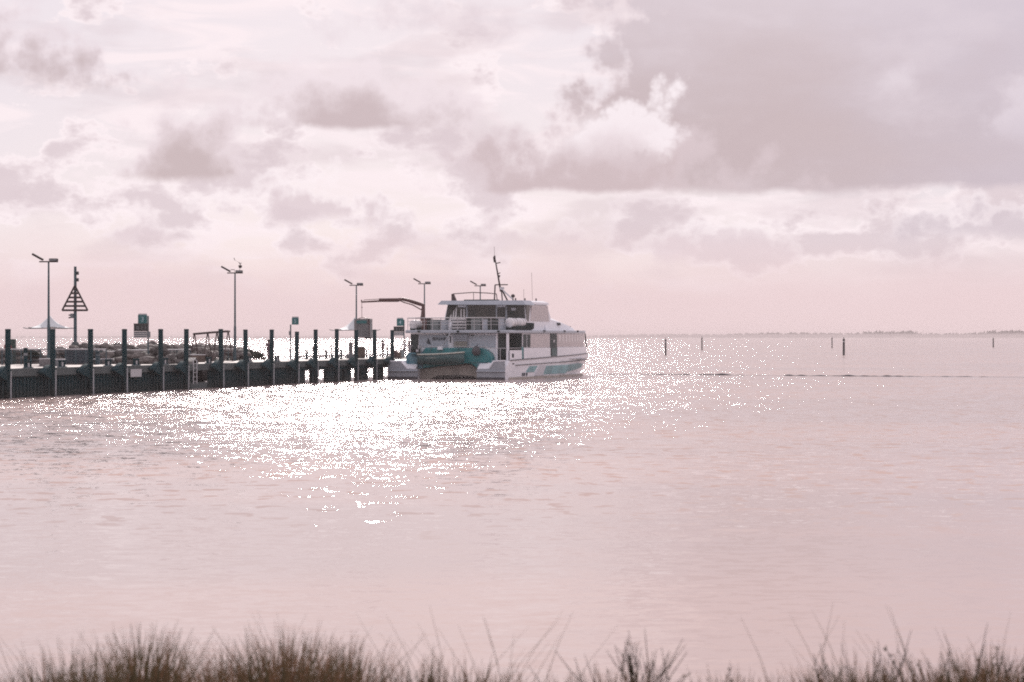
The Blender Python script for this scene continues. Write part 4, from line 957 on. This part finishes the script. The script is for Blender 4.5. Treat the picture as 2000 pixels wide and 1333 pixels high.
# ------------------------------------------------------------------ people
def person(loc, rz, label, pose, shirt, legs, long_hair=False, height=1.74):
    k = height/1.74
    o = empty('person', loc, rz, label, 'person', 'people on the jetty')
    P = {'pel': (0, 0, .95), 'che': (0, .02, 1.28), 'nec': (0, .02, 1.48), 'hea': (0, -.01, 1.56), 'top': (0, -.01, 1.67)}
    ls, rs, la, ra = pose                                    # leg swing left/right, arm swing left/right (radians)
    E_ = [('pel', 'che'), ('che', 'nec'), ('nec', 'hea'), ('hea', 'top')]
    for s, sw, ar in ((-1, ls, la), (1, rs, ra)):
        n = 'l' if s < 0 else 'r'
        P['hip'+n] = (s*.09, 0, .90); kn = (s*.10, -.44*math.sin(sw+.06), .90-.43*math.cos(sw)); P['kne'+n] = kn
        b = min(sw-.25, 0) if sw < 0 else sw*.6
        P['ank'+n] = (s*.10, kn[1]-.40*math.sin(b), kn[2]-.40*math.cos(b)); an = P['ank'+n]
        P['toe'+n] = (s*.11, an[1]-.17, max(.035, an[2]-.045))
        P['sho'+n] = (s*.19, .02, 1.40); el = (s*.25, .02-.28*math.sin(ar), 1.40-.28*math.cos(ar)); P['elb'+n] = el
        P['wri'+n] = (s*.25, el[1]-.25*math.sin(ar+.35), el[2]-.25*math.cos(ar+.35)); w = P['wri'+n]
        P['han'+n] = (s*.25, w[1]-.11*math.sin(ar+.4), w[2]-.11*math.cos(ar+.4))
        E_ += [('pel', 'hip'+n), ('hip'+n, 'kne'+n), ('kne'+n, 'ank'+n), ('ank'+n, 'toe'+n), ('che', 'sho'+n), ('sho'+n, 'elb'+n), ('elb'+n, 'wri'+n), ('wri'+n, 'han'+n)]
    rad = {'pel': (.155, .11), 'che': (.165, .115), 'nec': (.058, .058), 'hea': (.085, .10), 'top': (.070, .085), 'hip': (.095, .095), 'kne': (.062, .066), 'ank': (.042, .045), 'toe': (.038, .03), 'sho': (.062, .062), 'elb': (.046, .046), 'wri': (.032, .034), 'han': (.04, .028)}
    names = list(P); me = bpy.data.meshes.new('body'); me.from_pydata([tuple(c*k for c in P[n]) for n in names], [(names.index(a), names.index(b)) for a, b in E_], [])
    ob = bpy.data.objects.new('body', me); C.objects.link(ob)
    md = ob.modifiers.new('skin', 'SKIN'); sub = ob.modifiers.new('sub', 'SUBSURF'); sub.levels = 1; sub.render_levels = 1
    for i, n in enumerate(names):
        r_ = rad[n[:3]]; sv = me.skin_vertices[0].data[i]; sv.radius = (r_[0]*k, r_[1]*k); sv.use_root = (n == 'pel')
    bpy.context.view_layer.update(); dgp = bpy.context.evaluated_depsgraph_get()
    m2 = bpy.data.meshes.new_from_object(ob.evaluated_get(dgp)); bpy.data.objects.remove(ob)
    m2.materials.clear()
    for mn in (shirt, legs, 'skin', 'net_dark'): m2.materials.append(MATS[mn])
    for p in m2.polygons:
        c = p.center/k; p.use_smooth = True
        arm = abs(c.x) > .205 and c.z > .6
        p.material_index = 2 if (c.z > 1.47 or (arm and c.z < 1.14)) else 0 if (c.z > .93 or arm) else 3 if c.z < .085 else 1
    link('body', m2, o)
    h = MB(); M = Matrix.Translation((0, .012*k, 1.60*k))
    h.lathe([(.0, .145*k), (.05*k, .135*k), (.088*k, .09*k), (.102*k, .03*k), (.098*k, -.03*k), (.07*k, -.06*k)] + ([(.085*k, -.2*k), (.0, -.24*k)] if long_hair else [(.0, -.05*k)]), 12, M).build('hair', 'hair', o)
    f = MB().box(-.012, .012, -.125*k, -.09*k, 1.585*k, 1.62*k); 
    for s in (-1, 1): f.box(s*.10*k-.012, s*.10*k+.012, -.02, .02, 1.57*k, 1.63*k)
    f.build('nose_and_ears', 'skin', o)
    for s in (-1, 1):
        w = Vector(P['han'+('l' if s < 0 else 'r')])*k; fg = MB()
        for q in range(4): fg.tube([w + Vector((s*.004, -.026+q*.017, -.01)), w + Vector((s*.0, -.03+q*.018, -.065+.008*abs(q-1.5))), w + Vector((-s*.02, -.03+q*.018, -.10+.012*abs(q-1.5)))], [.009, .009, .007], 5)
        fg.tube([w + Vector((0, -.03, .015)), w + Vector((0, -.06, -.025)), w + Vector((0, -.062, -.055))], [.010, .010, .008], 5)
        fg.build('fingers', 'skin', o)
    return o
person(at(524.5, 5.6, DECK), R(200), 'person in dark mauve clothes walking behind a pile', (.35, -.38, -.4, .4), 'cloth_mauve', 'cloth_mauve', height=1.80)
person(at(747.5, 3.0, DECK), R(70), 'person standing on the open deck between two piles', (.03, -.05, .15, .5), 'cloth_mauve', 'cloth_dark', height=1.72)
person(at(790, 2.6, DECK), R(160), 'person in a loose pale top under the sign numbered 4', (.08, -.1, .2, -.1), 'cloth_white', 'cloth_mauve', True, 1.70)
person(at(799.5, 2.4, DECK), R(120), 'person in mauve half hidden behind the ferry stern', (.05, -.05, .2, .1), 'cloth_mauve', 'cloth_mauve', True, 1.62)
person(Vector((-37.15, 150.9, DECK-.004)), R(30), 'person in a red top behind the white topped railing', (.02, -.02, .3, .3), 'cloth_red', 'cloth_dark', height=1.82)

# ------------------------------------------------------------------ near bank and its grass
bk = MB(); rows = []
for i in range(41):
    X = -20 + i; h = 2.02 + .06*math.sin(i*1.3)
    rows.append([Vector((X, -30, h)), Vector((X, 4, h)), Vector((X, 8.6, h-.02)), Vector((X, 9.8, h-.35)), Vector((X, 13.5, -.2))])
bk.loft(rows, closed=False, smooth=True)
tag(bk.build('shore_bank', 'bank_soil'), kind='structure')
rg = random.Random(21)
gm = {'grass_olive': MB(), 'grass_rust': MB()}
def blade(x, y, z0, hgt, lean, la, wdt, m):
    n = 5; side = Vector((math.cos(la+1.57), math.sin(la+1.57), 0)); side = Vector((1, 0, 0)).lerp(side, .3).normalized(); pts = []
    for i in range(n+1):
        f = i/n; off = lean*hgt*f**1.9
        c = Vector((x + math.cos(la)*off, y + math.sin(la)*off, z0 + hgt*f*(1-.18*lean*f)))
        w_ = wdt*(1-f)**.7*.5 + .0004
        pts += [c - side*w_, c + side*w_]
    gm[m].add(pts, [(2*i, 2*i+1, 2*i+3, 2*i+2) for i in range(n)], True)
def ypx(y, py): return EYE - (py-HY)*y/F
def tuft(px0, px1, ty, count, rust=.35, spread=1.0):
    for q in range(count):
        y = rg.uniform(7.2, 8.6); px = rg.gauss((px0+px1)/2, (px1-px0)/3.4); x = (px-1000)/F*y
        top = ty + abs(rg.gauss(0, 1))*55 - 10 + abs(px-(px0+px1)/2)/(px1-px0)*60
        hgt = ypx(y, top) - 2.0
        blade(x, y, 2.0, hgt*rg.uniform(.95, 1.05), rg.uniform(.05, .42)*spread, rg.gauss(math.pi*.5, 1.3) + (0 if rg.random() < .5 else math.pi), rg.uniform(.004, .013), 'grass_rust' if rg.random() < rust else 'grass_olive')
for a in [(-60, 60, 1290, 70, .2), (60, 230, 1250, 150, .15), (150, 215, 1262, 60, .1), (220, 350, 1222, 150, .3), (255, 305, 1215, 60, .1), (350, 500, 1258, 110, .45), (395, 450, 1262, 50, .4), (480, 620, 1215, 170, .4), (520, 570, 1215, 60, .2), (590, 740, 1240, 150, .45), (640, 680, 1240, 50, .2),
          (770, 880, 1268, 70, .3), (810, 850, 1280, 30, .2), (870, 960, 1285, 50, .3), (950, 1060, 1298, 50, .5), (1250, 1500, 1322, 40, .3), (1480, 1620, 1305, 50, .4), (1600, 1760, 1300, 70, .5), (1740, 2060, 1290, 170, .5), (640, 2050, 1328, 160, .5), (-50, 760, 1300, 330, .5)]: tuft(a[0], a[1], a[2], int(a[3]*2.0), a[4])
for a in [(-60, 240, 1300, 260, .2), (220, 760, 1290, 520, .5), (1080, 1220, 1300, 110, .3), (1220, 1300, 1290, 60, .3), (1560, 1720, 1280, 200, .3), (1720, 2060, 1270, 420, .4), (1300, 1560, 1300, 260, .4), (1060, 1320, 1300, 260, .4), (760, 1080, 1290, 240, .45), (1560, 2060, 1285, 420, .5), (1640, 1760, 1255, 90, .3), (1880, 2040, 1245, 160, .3)]: tuft(*a)
for q in range(60):                                             # a few tall stray stalks
    px = rg.choice([rg.uniform(0, 760), rg.uniform(0, 760), rg.uniform(780, 1050), rg.uniform(1500, 2000)]); y = rg.uniform(7.4, 8.4)
    blade((px-1000)/F*y, y, 2.0, ypx(y, rg.uniform(1165, 1235))-2.0, rg.uniform(.05, .5), rg.choice([0, math.pi]) + rg.uniform(-.5, .5), .0045, 'grass_olive')
for k_, g_ in gm.items():
    tag(g_.build('grass', k_), 'tall %s grass growing along the near bank' % ('olive brown' if 'olive' in k_ else 'rusty brown'), 'grass', kind='stuff')
def twig_shrub(px, ty, y, spread, label, seed, leaves=220):
    x = (px-1000)/F*y; hgt = ypx(y, ty) - 2.0; rq = random.Random(seed)
    o = empty('twiggy_shrub', (x, y, 2.0), 0, label, 'shrub', 'twiggy shrubs on the near bank')
    st = MB(); tips = []
    for q in range(rq.randint(18, 26)):
        a = rq.choice([0, math.pi]) + rq.gauss(0, .6); l = hgt*rq.uniform(.5, 1.0); sp_ = spread*rq.uniform(.0, 1.0)
        pts = [Vector((rq.gauss(0, .02), 0, -.05))]
        for i in range(1, 7):
            f = i/6; pts.append(Vector((math.cos(a)*sp_*f**1.6 + rq.gauss(0, .003), math.sin(a)*sp_*f*.6, l*f)))
        st.tube(pts, [.0045, .0042, .004, .0034, .0028, .002, .001], 4)
        for i in (2, 3, 3, 4, 4, 5):
            b = pts[i]; d = (pts[i+1]-pts[i]).normalized() + Vector((rq.gauss(0, .45), rq.gauss(0, .3), .15)); e = b + d.normalized()*rq.uniform(.06, .16)*(.6+hgt)
            st.tube([b, (b+e)/2 + Vector((0, 0, -.006)), e], [.0024, .0018, .0008], 4); tips += [(b, e), (pts[i], pts[i+1])]
    st.build('stems', 'grass_olive', o)
    fo = MB()
    for q in range(leaves):
        b, e = rq.choice(tips); p = b.lerp(e, rq.random())
        d = ((e-b).normalized()*.8 + Vector((rq.gauss(0, .5), rq.gauss(0, .4), rq.gauss(0, .3)))).normalized(); s_ = d.cross(Vector((0, 1, .2))).normalized(); l = rq.uniform(.010, .024)
        fo.add([p, p + d*l*.5 + s_*l*.16, p + d*l, p + d*l*.5 - s_*l*.16], [(0, 1, 2, 3)])
    fo.build('leaves', 'grass_olive', o)
twig_shrub(1195, 1258, 7.8, .34, 'spreading twiggy shrub standing alone in the gap of the grass', 1, 160)
twig_shrub(1258, 1238, 8.0, .12, 'thin upright twiggy shrub with long bare stems', 2, 60)
twig_shrub(1605, 1272, 7.7, .10, 'dark compact shrub in front of the spreading leafy one', 3, 320)
twig_shrub(1685, 1258, 7.9, .22, 'spreading leafy shrub next to a dark compact one', 4, 280)
twig_shrub(1850, 1255, 7.9, .30, 'wide leafy shrub in the rusty grass', 5, 420)
twig_shrub(1960, 1255, 7.8, .26, 'tall leafy shrub beside the wide one at the end of the bank', 6, 420)
twig_shrub(1420, 1305, 7.8, .20, 'small sparse shrub barely rising above the bank', 7, 160)

# ------------------------------------------------------------------ air
hz = bpy.data.materials.new('haze'); hz.use_nodes = True; t = hz.node_tree
t.nodes.remove(t.nodes['Principled BSDF']); pv = t.nodes.new('ShaderNodeVolumePrincipled')
pv.inputs['Color'].default_value = (0.80, 0.70, 0.71, 1); pv.inputs['Density'].default_value = HAZE; pv.inputs['Anisotropy'].default_value = 0.1
t.links.new(pv.outputs[0], t.nodes['Material Output'].inputs['Volume'])
tag(MB().box(-12060, 12060, -80, 12060, -1.6, 13.2).build('haze', hz), kind='stuff')
